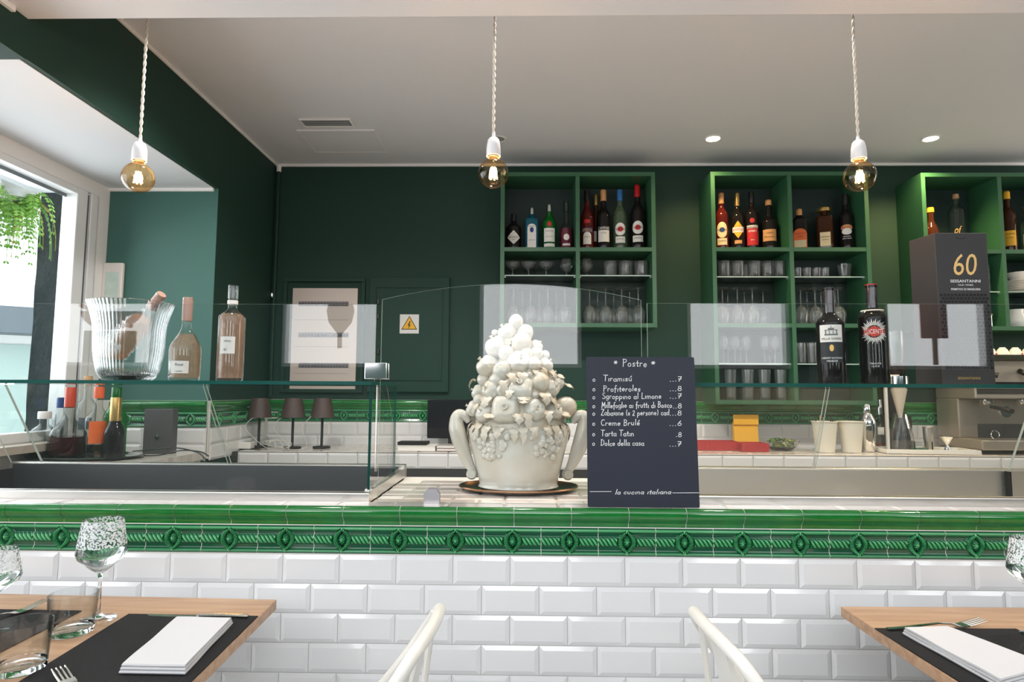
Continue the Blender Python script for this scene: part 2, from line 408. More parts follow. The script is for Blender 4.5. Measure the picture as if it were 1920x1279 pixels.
for k in range(K0, K1):
    for (xj, z0j, pf) in ((X0+.15*k-.0016, .9005, [(max(0, d*.93-.0006), z) for d, z in prof]), (X0+.15*k-.0016, .8255, None)):
        if pf is None: pf = [(relief_height(.0001, TH*j/48)*.9-.0002, TH*j/48) for j in range(49)]
        else: xj += .079
        vs = [(x, -d, z+z0j) for x in (xj, xj+.0018) for d, z in pf]; n_ = len(pf)
        gm.add(vs, [(i, n_+i, n_+i+1, i+1) for i in range(n_-1)])
gm.box(X0+.15*K0, X0+.15*K1, -.0062, 0, .8986, .9008).box(X0+.15*K0, X0+.15*K1, -.0028, 0, .8232, .8256)
gm.build('grout', mat('white_grout', (.74, .72, .68), .8), bar, kind='stuff')
lowb = MB()
for rw_ in range(6, 10):
    off = .069 if rw_ % 2 == 0 else -.005
    for k in range(K0, K1):
        t = bevel_tile(TW, TH); lowb.add([(x+X0+.15*k+off, y, z+Z1-.075*(rw_+1)) for x, y, z in t.v], t.f)
lowb.build('lower_tiles', TILEW, bar, kind='stuff')
# tiles lying on top
tt = bevel_tile(TW, TH, .0045, .009)
tt.v = [(x, z, -y) for x, y, z in tt.v]; tt.f = [f[::-1] for f in tt.f]
tt.f = [f[::-1] for f in tt.f]
T_TOP = tmesh(tt, mat('cream_glazed_tile', (.67, .615, .575), .16, coat=.5), 'top_tile')
for k in range(K0, K1): inst(T_TOP, 'top_tile', bar, (X0+.15*k+.05, -.004, .9445))
TOPZ = .949
for r in range(1, 7):
    for k in range(-3, 4):
        x = X0+.15*k+(.05 if r % 2 == 0 else -.025)
        if x < CXL-.03 or x+TW > CXR+.09: continue
        if x < CXL+.0: x = CXL+.001
        inst(T_TOP, 'top_tile', bar, (x, -.004+.075*r, .9405))
# ------------------------------------------------------------------ display cases
ZSH = P(690, 722, 1.73).z
ZSH2 = ZSH+.010
def pane_box(x0, x1, y0, y1, z0, z1, edges):
    """box pane; faces named in edges get the green edge material"""
    b = MB(); b.box(x0, x1, y0, y1, z0, z1)
    idx = dict(bottom=0, top=1, front=2, back=3, left=4, right=5)
    for e in edges: b.m[idx[e]] = 1
    return b
DARKST = mat('dark_steel_well', (.16, .16, .165), .35, .7)
def display_case(x0, x1, side, label, well, cuts):
    t = thing('display_case', label, 'display case', (0, 0, 0))
    y0, y1 = 1.722, 2.262
    r = MB().box(x0, x1, y0, y0+.034, .944, .972).box(x0, x1, y1-.03, y1+.012, .92, .990)
    s_ = x1 if side > 0 else x0
    r.box(s_-.022 if side > 0 else s_, s_ if side > 0 else s_+.022, y0+.034, y1-.03, .944, .978)
    r.build('steel_frame', STEEL, t, bevel=.003)
    wl = MB()
    a, b_ = x0+.022, x1-.022
    wl.box(a, b_, y0+.034, y0+.04, .76, .955).box(a, b_, y1-.036, y1-.03, .76, .985).box(a, b_, y0+.04, y1-.036, .75, .76)
    wl.box(a, a+.005, y0+.04, y1-.036, .76, .97).box(b_-.005, b_, y0+.04, y1-.036, .76, .97)
    wl.build('well', well, t)
    e = ['top', 'bottom', 'left', 'right']
    pane_box(x0, x1, y0+.004, y0+.012, .972, ZSH-.0005, e).build('front_pane', [PANE, GLEDGE], t)
    if side > 0: pane_box(x1-.009, x1-.001, y0+.0125, 2.07, .979, ZSH-.0005, ['front', 'back', 'top']).build('side_pane', [PANE, GLEDGE], t)
    pane_box(x0, x1, y0-.004, 2.08, ZSH, ZSH2, ['front', 'left', 'right', 'back']).build('glass_shelf', [PANE, GLEDGE], t)
    # leaning sliding rear doors
    cuts = [x0]+cuts+[x1]; n = len(cuts)-1
    for i in range(n):
        dx0, dx1 = cuts[i]+.024, cuts[i+1]+(.03 if i < n-1 else -.012); yo = .012*(i % 2)
        b = MB().hexa([(dx0, 2.215+yo, .991), (dx1, 2.215+yo, .991), (dx1, 2.221+yo, .991), (dx0, 2.221+yo, .991)],
                      [(dx0-.02, 2.055+yo, ZSH-.001), (dx1-.02, 2.055+yo, ZSH-.001), (dx1-.02, 2.061+yo, ZSH-.001), (dx0-.02, 2.061+yo, ZSH-.001)])
        b.m[3] = 2; b.m[5] = 2
        b.build('sliding_door', [PANE, GLEDGE, mat('polished_glass_edge', (.55, .62, .58), .15)], t)
    for xx in (x0+.05, x1-.06):
        MB().tube([(xx, 2.046, ZSH-.001), (xx, 2.046, .990)], .0045, 8).build('post', STEEL, t, smooth=True)
    return t
dcl = display_case(-1.875, CXL, 1, 'left refrigerated glass display case below the rosé bottles', DARKST, [P(35, 800, 2.14).x, P(398, 800, 2.14).x])
dcr = display_case(CXR, 2.85, -1, 'right refrigerated glass display case with bright steel well, below the red wine', STEEL, [P(1530, 800, 2.14).x, P(1908, 800, 2.14).x])
# seam in the right well
MB().box(P(1896, 900, 2.2).x-.002, P(1896, 900, 2.2).x+.002, 2.20, 2.2255, .77, .985).build('seam', BLACK, dcr)
# upper glass guards
def guard(x0, x1, pxl, label):
    z = P(pxl, 570, 1.735).z
    t = tag(pane_box(x0, x1, 1.732, 1.738, ZSH2+.0005, z, ['top', 'bottom', 'left', 'right']).build('glass_guard', [PANE, mat('pale_glass_edge', (.40, .52, .47), .15)]), label, 'glass panel')
    return t
XG = P(704, 640, 1.735).x; XG2 = P(1214, 640, 1.735).x
guard(-1.875, XG, 350, 'upright clear glass guard on the shelf in front of the rosé bottles')
guard(XG2, 2.8, 1700, 'upright clear glass guard on the shelf in front of the red wine bottles')
# arched centre pane on the counter
b = MB(); ya, yb = 1.708, 1.714
pl = P(713, 553, 1.71); prr = P(1205, 563, 1.71); top = P(940, 524, 1.71)
xl, xr = P(711, 800, 1.71).x, P(1205, 800, 1.71).x; zb_ = TOPZ+.0006; nn = 40
vs = []; 
for i in range(nn+1):
    t = i/nn; x = xl+(xr-xl)*t; u = 2*t-1; zz = prr.z + (top.z-pl.z)*(1-u*u)*1.0
    for y in (ya, yb): vs += [(x, y, zb_), (x, y, zz)]
fs = []; mi = []
for i in range(nn):
    o = 4*i; p_ = 4*(i+1)
    fs += [(o, p_, p_+1, o+1), (o+2, o+3, p_+3, p_+2), (o+1, p_+1, p_+3, o+3), (o, o+2, p_+2, p_)]; mi += [0, 0, 1, 1]
fs += [(0, 1, 3, 2), (4*nn, 4*nn+2, 4*nn+3, 4*nn+1)]; mi += [1, 1]
b.v = vs; b.f = fs; b.m = mi
arch = tag(b.build('arched_glass_screen', [PANE, mat('pale_glass_edge', (.4, .5, .45), .15)]), 'tall clear glass screen with arched top in front of the ceramic fruit basket', 'glass panel')
def clip(px, py, Y, w, h, label):
    q = P(px, py, Y)
    z1 = q.z+h/2
    t = thing('glass_clamp', label, 'clamp', (q.x, Y, q.z-h/2))
    MB().box(-w/2, w/2, -.018, .0, 0, h).build('clamp_jaw', CHROME, t, bevel=.002)
    MB().box(-w/2, w/2, .012, .020, 0, h).build('clamp_jaw', CHROME, t, bevel=.002)
    return t
clip(707, 696, 1.722, .062, .046, 'square chrome clamp joining the left glass guard to the arched screen')
q = P(810, 918, 1.70); t = thing('glass_clamp', 'rounded chrome clip holding the foot of the arched glass screen', 'clamp', (q.x, 1.702, TOPZ))
pp = [(-.021, 0), (.021, 0), (.021, .026), (.012, .040), (-.012, .040), (-.021, .026)]
for y in (-.010, .013):
    b = MB(); b.add([(x, y, z) for x, z in pp]+[(x, y+.005, z) for x, z in pp], [tuple(range(6)), tuple(range(11, 5, -1))]+[(i, i+6, (i+1) % 6+6, (i+1) % 6) for i in range(6)])
    b.build('clamp_jaw', mat('satin_nickel', (.72, .68, .72), .35, .8), t)

# ------------------------------------------------------------------ back counter and backsplash
bc = thing('back_counter', 'long rear worktop with white tile edge running along the green wall', 'counter', (0, YC, 0))
bcx = P(1300+55/3.76, 780, YB)
MB().box(XS+.001, 3.2, 0, YB-YC-.010, .0, .952).build('body', mat('dark_cabinet', (.05, .05, .05), .5), bc)
J0 = .9816
for k in range(-16, 14): inst(T_WHITE, 'tile', bc, (J0+.15*k, 0, ZB-.082))
stt = MB()
for r in range(6):
    for k in range(-17, 14):
        x = J0+.15*k+(.075 if r % 2 else 0)
        if x < XS or x > 3.05: continue
        stt.add([(a+x, b__*.96+.071*r-.004, c+.9525) for a, b__, c in tt.v], tt.f)
stt.build('top_tiles', MATS['cream_glazed_tile'], bc, kind='stuff')
bs = struct(MB().box(XS, 3.2, YB-.008, YB-.0005, .953, 1.208).build('wall_backsplash', GROUT))
bxx = bcx.x % .15
xx = XS+.03
k = 0
while True:
    x = bxx-1.65+.15*k; k += 1
    if x < XS-.13: continue
    if x > 3.0: break
    dy_ = 0
    if x < XS+.009: x = XS+.009; dy_ = .0015
    inst(T_REL2, 'border_tile', bs, (x, YB-.008+dy_, 1.083)); inst(T_CORN, 'cornice_tile', bs, (x+(0 if dy_ else .075), YB-.008+dy_, 1.158)); inst(T_WHITE, 'tile', bs, (x, YB-.008+dy_, 1.007)); inst(T_WHITE, 'tile', bs, (x+(0 if dy_ else .075), YB-.008+dy_, .932))
bb = struct(MB().box(XW+.001, XS-.001, YBAY-.008, YBAY-.0005, .94, 1.208).box(XS+.0005, XS+.008, YBAY, YB-.01, .94, 1.208).build('wall_backsplash', GROUT))
for k in range(4):
    x = XS-.15*(k+1)+.001
    if x < XW: break
    inst(T_REL2, 'border_tile', bb, (x, YBAY-.008, 1.083)); inst(T_CORN, 'cornice_tile', bb, (x, YBAY-.008, 1.158)); inst(T_WHITE, 'tile', bb, (x, YBAY-.008, 1.007)); inst(T_WHITE, 'tile', bb, (x, YBAY-.008, .932))
for k in range(4):
    for me, nm, z in ((T_REL2, 'border_tile', 1.083), (T_CORN, 'cornice_tile', 1.158), (T_WHITE, 'tile', 1.007), (T_WHITE, 'tile', .932)):
        o = inst(me, nm, bb, (XS+.008, YBAY+.01+.15*k, z)); o.rotation_euler = (0, 0, pi/2)
bayt = tag(MB().box(XW+.1, XS, 2.29, YBAY-.016, .94, .975).box(XW+.1, XS-.01, 2.33, YBAY-.03, 0, .94).build('worktop', mat('veined_stone', (.50, .46, .42), .25, var=(6, (.68, .64, .60), (1, 5, 1)))), 'pale veined stone worktop in the window bay under the spirit bottles', 'worktop')

# ------------------------------------------------------------------ shelf units
def shelf_unit(pxl, pxr, ytop, ybot, div, boards, glassy, label, group=None):
    xl, xr = P(pxl, ytop, YS).x, P(pxr, ytop, YS).x
    zt, zb = P(pxl, ytop, YS).z, P(pxl, ybot, YS).z
    T = .022
    t = thing('shelf_unit', label, 'shelf unit', (xl, YS, zb)); Wd = xr-xl; D = YB-YS-.001; H = zt-zb
    MB().box(0, T, 0, D, 0, H).build('side_panel', GREENS, t); MB().box(Wd-T, Wd, 0, D, 0, H).build('side_panel', GREENS, t)
    MB().box(T, Wd-T, 0, D, H-T, H).build('top_panel', GREENS, t); MB().box(T, Wd-T, 0, D, 0, T).build('bottom_panel', GREENS, t)
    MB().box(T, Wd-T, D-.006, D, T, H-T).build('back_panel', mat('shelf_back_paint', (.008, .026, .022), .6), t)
    dx = P(div, ytop, YS).x-xl
    MB().box(dx-T/2, dx+T/2, 0.002, D-.006, T, H-T).build('divider', GREENS, t)
    out = [zb+T]
    for y in boards:
        z = P(pxl, y, YS).z-zb
        for a, b_ in ((T, dx-T/2), (dx+T/2, Wd-T)): MB().box(a, b_, 0.001, D-.006, z-T, z).build('shelf', GREENS, t)
        out.append(z+zb)
    go = []
    for y in glassy:
        z = P(pxl, y, YS+.03).z-zb
        for a, b_ in ((T, dx-T/2), (dx+T/2, Wd-T)):
            pane_box(a, b_, 0.03, D-.006, z-.006, z, ['front']).build('glass_shelf', [PANE, mat('pale_glass_edge', (.4, .5, .45), .15)], t)
            for px_ in (a+.004, b_-.004):
                MB().box(px_-.004, px_+.004, .04, .05, z-.012, z-.0062).build('shelf_pin', CHROME, t)
        go.append(z+zb)
    return out, go
A_b, A_g = shelf_unit(939, 1228, 323, 613, 1083, [463.5], [515.5], 'green two-by-two wall shelf unit nearest the electrical cabinet')
B_b, B_g = shelf_unit(1332, 1626, 322, 758, 1479.5, [463.5, 606], [518, 681], 'tall green wall shelf unit in the middle of the back wall')
C_b, C_g = shelf_unit(1726, 2022, 324, 619, 1873, [467.5], [546], 'rightmost green wall shelf unit, half hidden by the black wine box')

# ------------------------------------------------------------------ bottles
def bottle_profile(H, R, bt, st, rn, rb=1.0, lip=True):
    p = [(0, .006), (R*rb*.55, .003), (R*rb*.93, 0), (R*rb, .006)]
    for i in range(1, 6): p.append((R*(rb+(1-rb)*i/5), .006+(bt*H-.006)*i/5))
    for i in range(1, 10):
        t = i/9; s = (1-math.cos(pi*t))/2; p.append((R+(rn-R)*s, H*(bt+(st-bt)*t)))
    p.append((rn, H*.97))
    if lip: p += [(rn*1.12, H*.972), (rn*1.12, H*.995)]
    p += [(rn*.9, H), (0, H)]
    return p
def prof_r(pr, z):
    for (r0_, z0_), (r1_, z1_) in zip(pr[3:], pr[4:]):
        if z0_ <= z <= z1_ and z1_ > z0_: return r0_+(r1_-r0_)*(z-z0_)/(z1_-z0_)
    return pr[3][0]
def squarer(n):
    return lambda a, z: (abs(math.cos(a))**n+abs(math.sin(a))**n)**(-1/n)
def solidglass(name, col, rough=.06): return mat(name, col, .03, spec=.28)
GD = solidglass('dark_bottle_glass', (.012, .010, .010)); GB = solidglass('brown_bottle_glass', (.045, .014, .006))
GRED = solidglass('dark_red_liquid', (.085, .010, .008)); GGR = glass('green_bottle_glass', (.20, .62, .26), 1.5, edge=(.02, .25, .06), body=(.02, .35, .05), bodyfac=.25)
GBL = glass('blue_bottle_glass', (.12, .48, .62), 1.5, edge=(.02, .2, .32), body=(.02, .28, .42), bodyfac=.3)
GCL = glass('clear_bottle_glass', (.95, .97, .96), 1.5, edge=(.45, .5, .47))
GCG = glass('pale_green_bottle_glass', (.72, .82, .66), 1.5, edge=(.25, .35, .2), body=(.25, .35, .22), bodyfac=.18)
ROSE = glass('rose_wine', (1, .80, .66), 1.34, edge=(.95, .55, .36), body=(.98, .66, .50), bodyfac=.20)
PINK = glass('pink_liquid', (.55, .16, .24), 1.4, body=(.4, .06, .12), bodyfac=.35)
AMBER = glass('amber_liquid', (.85, .42, .14), 1.4, body=(.6, .25, .06), bodyfac=.3)
DARKR = glass('dark_red_spirit', (.22, .02, .02), 1.4, body=(.08, .005, .008), bodyfac=.6)
def bottle(name, label, x, Y, z, H, R, bt=.6, st=.74, rn=.0135, rb=1, sq=None, g=None, liquid=None, fill=.62, cap=None, capz=.82, capr=1.15,
           papers=(), texts=(), group=None, rz=None, extra=None, fy=1, cat='bottle'):
    if rz is None: rz = -math.atan2(x, Y)*.85
    t = thing(name, label, cat, (x, Y, z+.0006), rz, group)
    pr = bottle_profile(H, R, bt, st, rn, rb)
    rf = squarer(sq) if sq else None
    rf2 = (lambda a, zz: (rf(a, zz) if zz < bt*H*1.02 else 1+(rf(a, zz)-1)*max(0, 1-(zz-bt*H)/(H*(st-bt)+1e-6)))) if rf else None
    MB().lathe(pr, 28, fy=fy, rf=rf2).build('glass_body', g or GCL, t, smooth=True)
    if liquid:
        lp = [(0, .012), (R*rb*.88, .010)]
        k = 1
        for i in range(1, 13):
            zz = .010+(fill*H-.010)*i/12; lp.append((prof_r(pr, zz)*.93, zz))
        lp.append((0, fill*H))
        MB().lathe(lp, 24, fy=fy, rf=rf2).build('liquid', liquid, t, smooth=True)
    if cap:
        cr_ = rn*capr
        MB().lathe([(cr_, H*capz), (cr_, H*.985), (cr_*.92, H*1.004), (0, H*1.004)], 20).build('cap', cap, t, smooth=True)
    yf = -R*fy if sq else None
    for p_ in papers:
        shape, zc, w, h, m = p_[:5]; xo = p_[5] if len(p_) > 5 else 0; e = p_[6] if len(p_) > 6 else .0005
        Rz = R if bt*H > zc else prof_r(pr, zc)
        patch(t, shape, zc*1.0, w, h, Rz*(1 if rb == 1 else (rb+(1-rb)*min(1, zc/(bt*H)))), m, xo, yflat=yf, eps=e)
    for p_ in texts:
        txt, zc, h, m = p_[:4]; wd = p_[4] if len(p_) > 4 else None; xo = p_[5] if len(p_) > 5 else 0; sh = p_[6] if len(p_) > 6 else 0
        lettering(t, txt, h, zc, (R if rb == 1 else R*(rb+(1-rb)*min(1, zc/(bt*H)))), m, xo, yflat=yf, width=wd, shear=sh, eps=.0014)
    return t
def pm(n, r, g, b, ro=.6): return mat(n, c255(r, g, b), ro)
RED = pm('red_print', 190, 30, 35); ORANGE = pm('orange_print', 232, 110, 50); BLUEP = pm('blue_print', 30, 60, 120); YEL = pm('yellow_print', 236, 176, 40)
CREAM = pm('cream_paper', 226, 205, 165); SILVERC = mat('silver_cap', (.7, .7, .7), .25, 1); GOLDC = mat('gold_cap', (.72, .48, .18), .3, .9)
REDC = pm('red_cap', 185, 25, 30, .35); BLUEC = pm('blue_cap', 50, 110, 170, .35); TAN = pm('tan_paper', 205, 150, 95); CORK = mat('cork', (.55, .33, .17), .8, var=(60, (.42, .24, .12)))
PINKF = pm('rose_foil', 176, 142, 128, .4)
YBOT = 3.40
def shelfb(px, ytop, zshelf, R, name, label, **k):
    p = P(px, 460, YBOT); H = P(px, ytop, YBOT).z-zshelf-.001
    return bottle(name, label, p.x, YBOT, zshelf, H, R, **k)
za = A_b[1]; zb1 = B_b[1]; zc1 = C_b[1]
# unit A, top row
shelfb(963, 402, za, .043, 'gin_bottle', 'short black bottle with white diamond label, first on the top shelf', bt=.62, st=.80, rn=.014, g=GD, cap=BLACK,
       papers=[('diamond', .075, .080, .080, LABELW)], texts=[("HENDRICK'S", .076, .010, INK, .056), ('GIN', .062, .006, INK)])
shelfb(997, 391, za, .038, 'gin_bottle', 'square blue glass bottle with a narrow white arched label', bt=.72, st=.84, rn=.012, sq=6, g=GBL, cap=SILVERC, capz=.86,
       papers=[('arch', .085, .048, .135, LABELW), ('oval', .118, .022, .030, BLUEP, 0, .001)], texts=[('BOMBAY', .138, .006, BLUEP, .034), ('LONDON DRY', .060, .005, INK, .034)])
shelfb(1030, 385, za, .039, 'gin_bottle', 'green bottle with large white label and red seal', bt=.60, st=.80, rn=.014, g=GGR, cap=SILVERC, capz=.86,
       papers=[('rect', .090, .066, .078, LABELW), ('rect', .032, .066, .018, LABELW), ('oval', .152, .024, .028, RED)], texts=[('Tanqueray', .112, .009, INK, .046, 0, .3), ('LONDON DRY GIN', .080, .005, INK, .046)])
shelfb(1062, 378, za, .036, 'gin_bottle', 'squat pink liqueur decanter with tall stopper, half lost in shadow', bt=.42, st=.62, rn=.012, g=GCL, liquid=PINK, fill=.45, cap=GCL, capz=.80, capr=1.3,
       papers=[('oval', .078, .034, .036, LABELW), ('rect', .036, .044, .012, LABELW)])
shelfb(1101, 358, za, .038, 'aperitif_bottle', 'orange-red aperitif bottle with blue and white lettering band', bt=.52, st=.78, rn=.014, g=GRED, cap=BLACK,
       papers=[('rect', .118, .070, .026, BLUEP), ('arch', .072, .046, .070, LABELW), ('rect', .168, .034, .020, RED)], texts=[('APEROL', .118, .017, YEL, .056), ('APERITIVO', .078, .006, INK, .034)])
p = P(1118, 460, 3.46)
bottle('spirit_bottle', 'slim dark bottle with gold cap hidden behind the aperitif bottles', p.x, 3.46, za, P(1118, 366, 3.46).z-za, .026, g=GB, cap=GOLDC, papers=[('rect', .10, .05, .06, LABELW)])
shelfb(1132, 357, za, .040, 'aperitif_bottle', 'dark bitter bottle with tan cap and black and white label', bt=.55, st=.76, rn=.015, g=GD, cap=TAN,
       papers=[('rect', .088, .068, .075, LABELW), ('rect', .128, .070, .022, INK, 0, .001)], texts=[('CAMPARI', .128, .016, WHITEP, .064), ('BITTER', .100, .007, INK, .03)])
shelfb(1163, 357, za, .041, 'vermouth_bottle', 'pale green vermouth bottle with round label and blue cap', bt=.55, st=.80, rn=.0145, g=GCG, cap=BLUEC,
       papers=[('oval', .122, .062, .072, LABELW), ('oval', .122, .032, .030, RED, 0, .001), ('rect', .062, .056, .036, LABELW)], texts=[('MARTINI', .122, .012, INK, .056), ('EXTRA DRY', .066, .006, INK, .04)])
shelfb(1196, 348, za, .041, 'vermouth_bottle', 'dark vermouth bottle with round label and red cap, last on the shelf', bt=.56, st=.80, rn=.0145, g=GD, cap=REDC,
       papers=[('oval', .132, .064, .074, LABELW), ('oval', .132, .032, .030, RED, 0, .001), ('rect', .068, .060, .036, LABELW)], texts=[('MARTINI', .132, .012, INK, .058), ('ROSSO', .072, .007, INK, .04)])
# unit B, top row
shelfb(1354, 363, zb1, .038, 'vermouth_bottle', 'dark red vermouth bottle with cream oval label, first in middle unit', bt=.58, st=.80, rn=.0135, g=GRED, cap=TAN,
       papers=[('oval', .118, .060, .090, CREAM), ('oval', .118, .030, .028, BLUEP, 0, .001), ('rect', .052, .056, .038, CREAM)], texts=[('MARTINI', .118, .012, INK, .054), ('RISERVA', .055, .007, INK, .036)])
shelfb(1384, 363, zb1, .037, 'amaro_bottle', 'dark amaro bottle with yellow and white diamond label and gold cap', bt=.56, st=.78, rn=.0135, g=GD, cap=GOLDC, capz=.78,
       papers=[('diamond', .120, .070, .100, YEL), ('rect', .120, .062, .030, LABELW, 0, .001), ('rect', .050, .040, .020, TAN)], texts=[('AVERNA', .120, .015, RED, .056), ('AMARO', .136, .005, INK, .03)])
shelfb(1411, 361, zb1, .037, 'amaro_bottle', 'black amaro bottle with tall red label and round red seal', bt=.60, st=.80, rn=.0135, g=GD, cap=BLACK,
       papers=[('rect', .082, .064, .100, RED), ('oval', .172, .026, .028, RED), ('rect', .136, .064, .018, LABELW)], texts=[('RAMAZZOTTI', .136, .010, INK, .058), ('AMARO', .112, .012, WHITEP, .046), ('1815', .062, .007, WHITEP)])
shelfb(1443, 376, zb1, .042, 'amaro_bottle', 'stout dark bottle with wide ochre label and knobbed gold neck', bt=.56, st=.70, rn=.0150, g=GD, cap=TAN, capz=.90,
       papers=[('rect', .088, .078, .066, TAN)], texts=[('Montenegro', .078, .010, INK, .056, 0, .3), ('AMARO', .100, .007, INK, .04)], )
shelfb(1500, 393, zb1, .038, 'amaretto_bottle', 'flat dark bottle with orange arched label, leftmost in right compartment', bt=.72, st=.88, rn=.014, sq=6, g=GD, cap=TAN, capz=.84,
       papers=[('arch', .070, .068, .112, ORANGE), ('rect', .040, .060, .040, CREAM, 0, .001)], texts=[('AMARETTO', .096, .011, RED, .056), ('VENICE', .080, .007, INK, .03)])
shelfb(1547, 391, zb1, .041, 'amaretto_bottle', 'square amber bottle with flat square cap and beige label', bt=.78, st=.84, rn=.016, sq=10, g=GB, cap=GOLDC, capz=.92, capr=2.3,
       papers=[('rect', .066, .052, .078, CREAM)], texts=[('DISARONNO', .078, .008, INK, .046), ('ORIGINALE', .062, .005, INK, .034)])
shelfb(1588, 365, zb1, .038, 'cream_liqueur_bottle', 'black cream liqueur bottle with arched label at the right end', bt=.58, st=.78, rn=.0140, g=GD, cap=BLACK,
       papers=[('oval', .132, .064, .034, TAN), ('oval', .110, .052, .036, LABELW, 0, .0009)], texts=[('BAILEYS', .134, .012, RED, .054), ('ORIGINAL', .082, .006, WHITEP, .04), ('IRISH CREAM', .070, .006, WHITEP, .044)])
# unit C, top row
shelfb(1748, 390, zc1, .036, 'liqueur_bottle', 'dark bottle with orange foil neck behind the black wine box', bt=.46, st=.76, rn=.0150, g=GB, cap=YEL, capz=.90, papers=[('rect', .06, .05, .06, ORANGE)])
shelfb(1732, 396, zc1, .028, 'liqueur_bottle', 'slim reddish bottle squeezed against the left side of its shelf', bt=.55, st=.8, rn=.012, g=GRED, cap=YEL, rz=0)
t = shelfb(1797, 365, zc1, .042, 'grappa_bottle', 'clear tapering bottle with cork and gold monogram above the wine box', bt=.70, st=.86, rn=.015, rb=.98, g=GCL, cap=CORK, capz=.93, capr=1.05,
       texts=[('of', .130, .040, GOLD, .034, 0, .3)])
shelfb(1893, 360, zc1, .037, 'liqueur_bottle', 'dark bottle with yellow cap and yellow label at far right', bt=.58, st=.80, rn=.0140, g=GB, cap=YEL, capz=.88,
       papers=[('rect', .084, .064, .085, YEL)], texts=[('MOLINARI', .108, .008, INK, .050), ('EXTRA', .086, .006, INK, .03)])
shelfb(1929, 388, zc1, .036, 'liqueur_bottle', 'green tinted bottle cut by the right edge of the picture', g=GCG, cap=GOLDC, papers=[('rect', .08, .05, .06, LABELW)])

# ------------------------------------------------------------------ glassware
def coupe():
    t = thing('coupe_glass', '', 'glass'); 
    MB().lathe([(0, 0), (.028, 0), (.029, .0015), (.004, .006), (.0035, .032), (.006, .038), (.028, .050), (.041, .066), (.043, .080), (.042, .080), (.026, .052), (0, .043)], 24, cap=False).build('glass_body', GSHELF, t, smooth=True)
    return t
def snifter():
    t = thing('snifter_glass', '', 'glass')
    MB().lathe([(0, 0), (.030, 0), (.031, .0015), (.004, .006), (.0035, .022), (.020, .034), (.033, .052), (.035, .070), (.029, .092), (.024, .104), (.023, .104), (.034, .068), (0, .032)], 24, cap=False).build('glass_body', GSHELF, t, smooth=True)
    return t
def tumbler(h=.09, r=.036, rb=.033, ribs=0, base=.008, name='tumbler'):
    t = thing(name, '', 'glass')
    rf = (lambda a, z: 1+.022*math.cos(ribs*a)) if ribs else None
    MB().lathe([(0, 0), (rb, 0), (rb+.001, .003), (r, h), (r-.0018, h), (rb-.0015, base), (0, base)], 48 if ribs else 28, rf=rf, cap=False).build('glass_body', GSHELF if ribs else GSHELF, t, smooth=True)
    return t
def wineglass(h=.205, r=.040, inverted=False, etched=False):
    t = thing('wine_glass', '', 'glass')
    pr = [(0, 0), (.034, 0), (.035, .0012), (.006, .006), (.0035, .014), (.0033, h*.42), (.006, h*.46), (r*.65, h*.54), (r*.98, h*.66), (r, h*.74), (r*.86, h*.90), (r*.76, h), (r*.74, h), (r*.84, h*.90), (r*.96, h*.72), (r*.6, h*.54), (0, h*.475)]
    if inverted: pr = [(a, h-z) for a, z in pr][::-1]
    MB().lathe(pr, 24, cap=False).build('glass_body', GSHELF, t, smooth=True)
    return t
ORD = ['first', 'second', 'third', 'fourth', 'fifth', 'sixth', 'seventh', 'eighth', 'ninth']
def row(make, pxs, zs, Y, lab, group, kw={}):
    proto = None
    for i, px in enumerate(pxs):
        if proto is None: o = proto = make(**kw)
        else: o = copy_tree(proto)
        o.location = (P(px, 500, Y).x, Y, zs+.0006)
        o['label'] = lab % ORD[i]; o['group'] = group
row(coupe, [961, 991, 1024], A_g[0], 3.37, 'clear coupe glass, %s from left on the first unit glass shelf', 'coupe glasses')
row(snifter, [1062, 1100], A_g[0], 3.38, 'round snifter glass, %s of two beside the divider of the first unit', 'snifters')
row(tumbler, [1144, 1173, 1202], A_g[0], 3.37, 'cut crystal tumbler, %s from left on the first unit glass shelf', 'crystal tumblers in the first unit', dict(h=.085, r=.038, rb=.036, ribs=14))
IW = dict(h=.20, r=.038, inverted=True)
row(wineglass, [963, 995, 1027, 1059], A_b[0], 3.35, 'upside-down wine glass, %s of front row, first unit lower left', 'upturned wine glasses, first unit left', IW)
row(wineglass, [980, 1011, 1043], A_b[0], 3.44, 'upside-down wine glass, %s of rear row, first unit lower left', 'upturned wine glasses, first unit left rear', IW)
row(wineglass, [1105, 1135, 1165, 1196], A_b[0], 3.35, 'upside-down wine glass, %s of front row, first unit lower right', 'upturned wine glasses, first unit right', IW)
row(wineglass, [1120, 1150, 1180], A_b[0], 3.44, 'upside-down wine glass, %s of rear row, first unit lower right', 'upturned wine glasses, first unit right rear', IW)
row(tumbler, [1357, 1383, 1414, 1439, 1461], B_g[0], 3.36, 'ribbed crystal tumbler, %s from left in the middle unit', 'crystal tumblers in the middle unit', dict(h=.090, r=.034, rb=.032, ribs=14))
row(tumbler, [1367, 1399, 1431], B_g[0], 3.45, 'ribbed crystal tumbler, %s of the rear row in the middle unit', 'rear crystal tumblers in the middle unit', dict(h=.088, r=.036, rb=.034, ribs=14))
row(tumbler, [1494, 1512, 1530, 1546], B_g[0], 3.36, 'small shot tumbler, %s from left in middle unit right side', 'shot tumblers', dict(h=.055, r=.024, rb=.021))
row(tumbler, [1583], B_g[0], 3.36, 'single flared water tumbler standing apart in middle unit, %s from right', 'water tumbler', dict(h=.075, r=.036, rb=.026))
row(wineglass, [1353, 1381, 1409], B_b[2], 3.35, 'upside-down wine glass, %s of front row, middle unit left', 'upturned wine glasses, middle unit left', IW)
row(wineglass, [1363, 1394, 1429], B_b[2], 3.44, 'upside-down wine glass, %s of rear row, middle unit left', 'upturned wine glasses, middle unit left rear', IW)
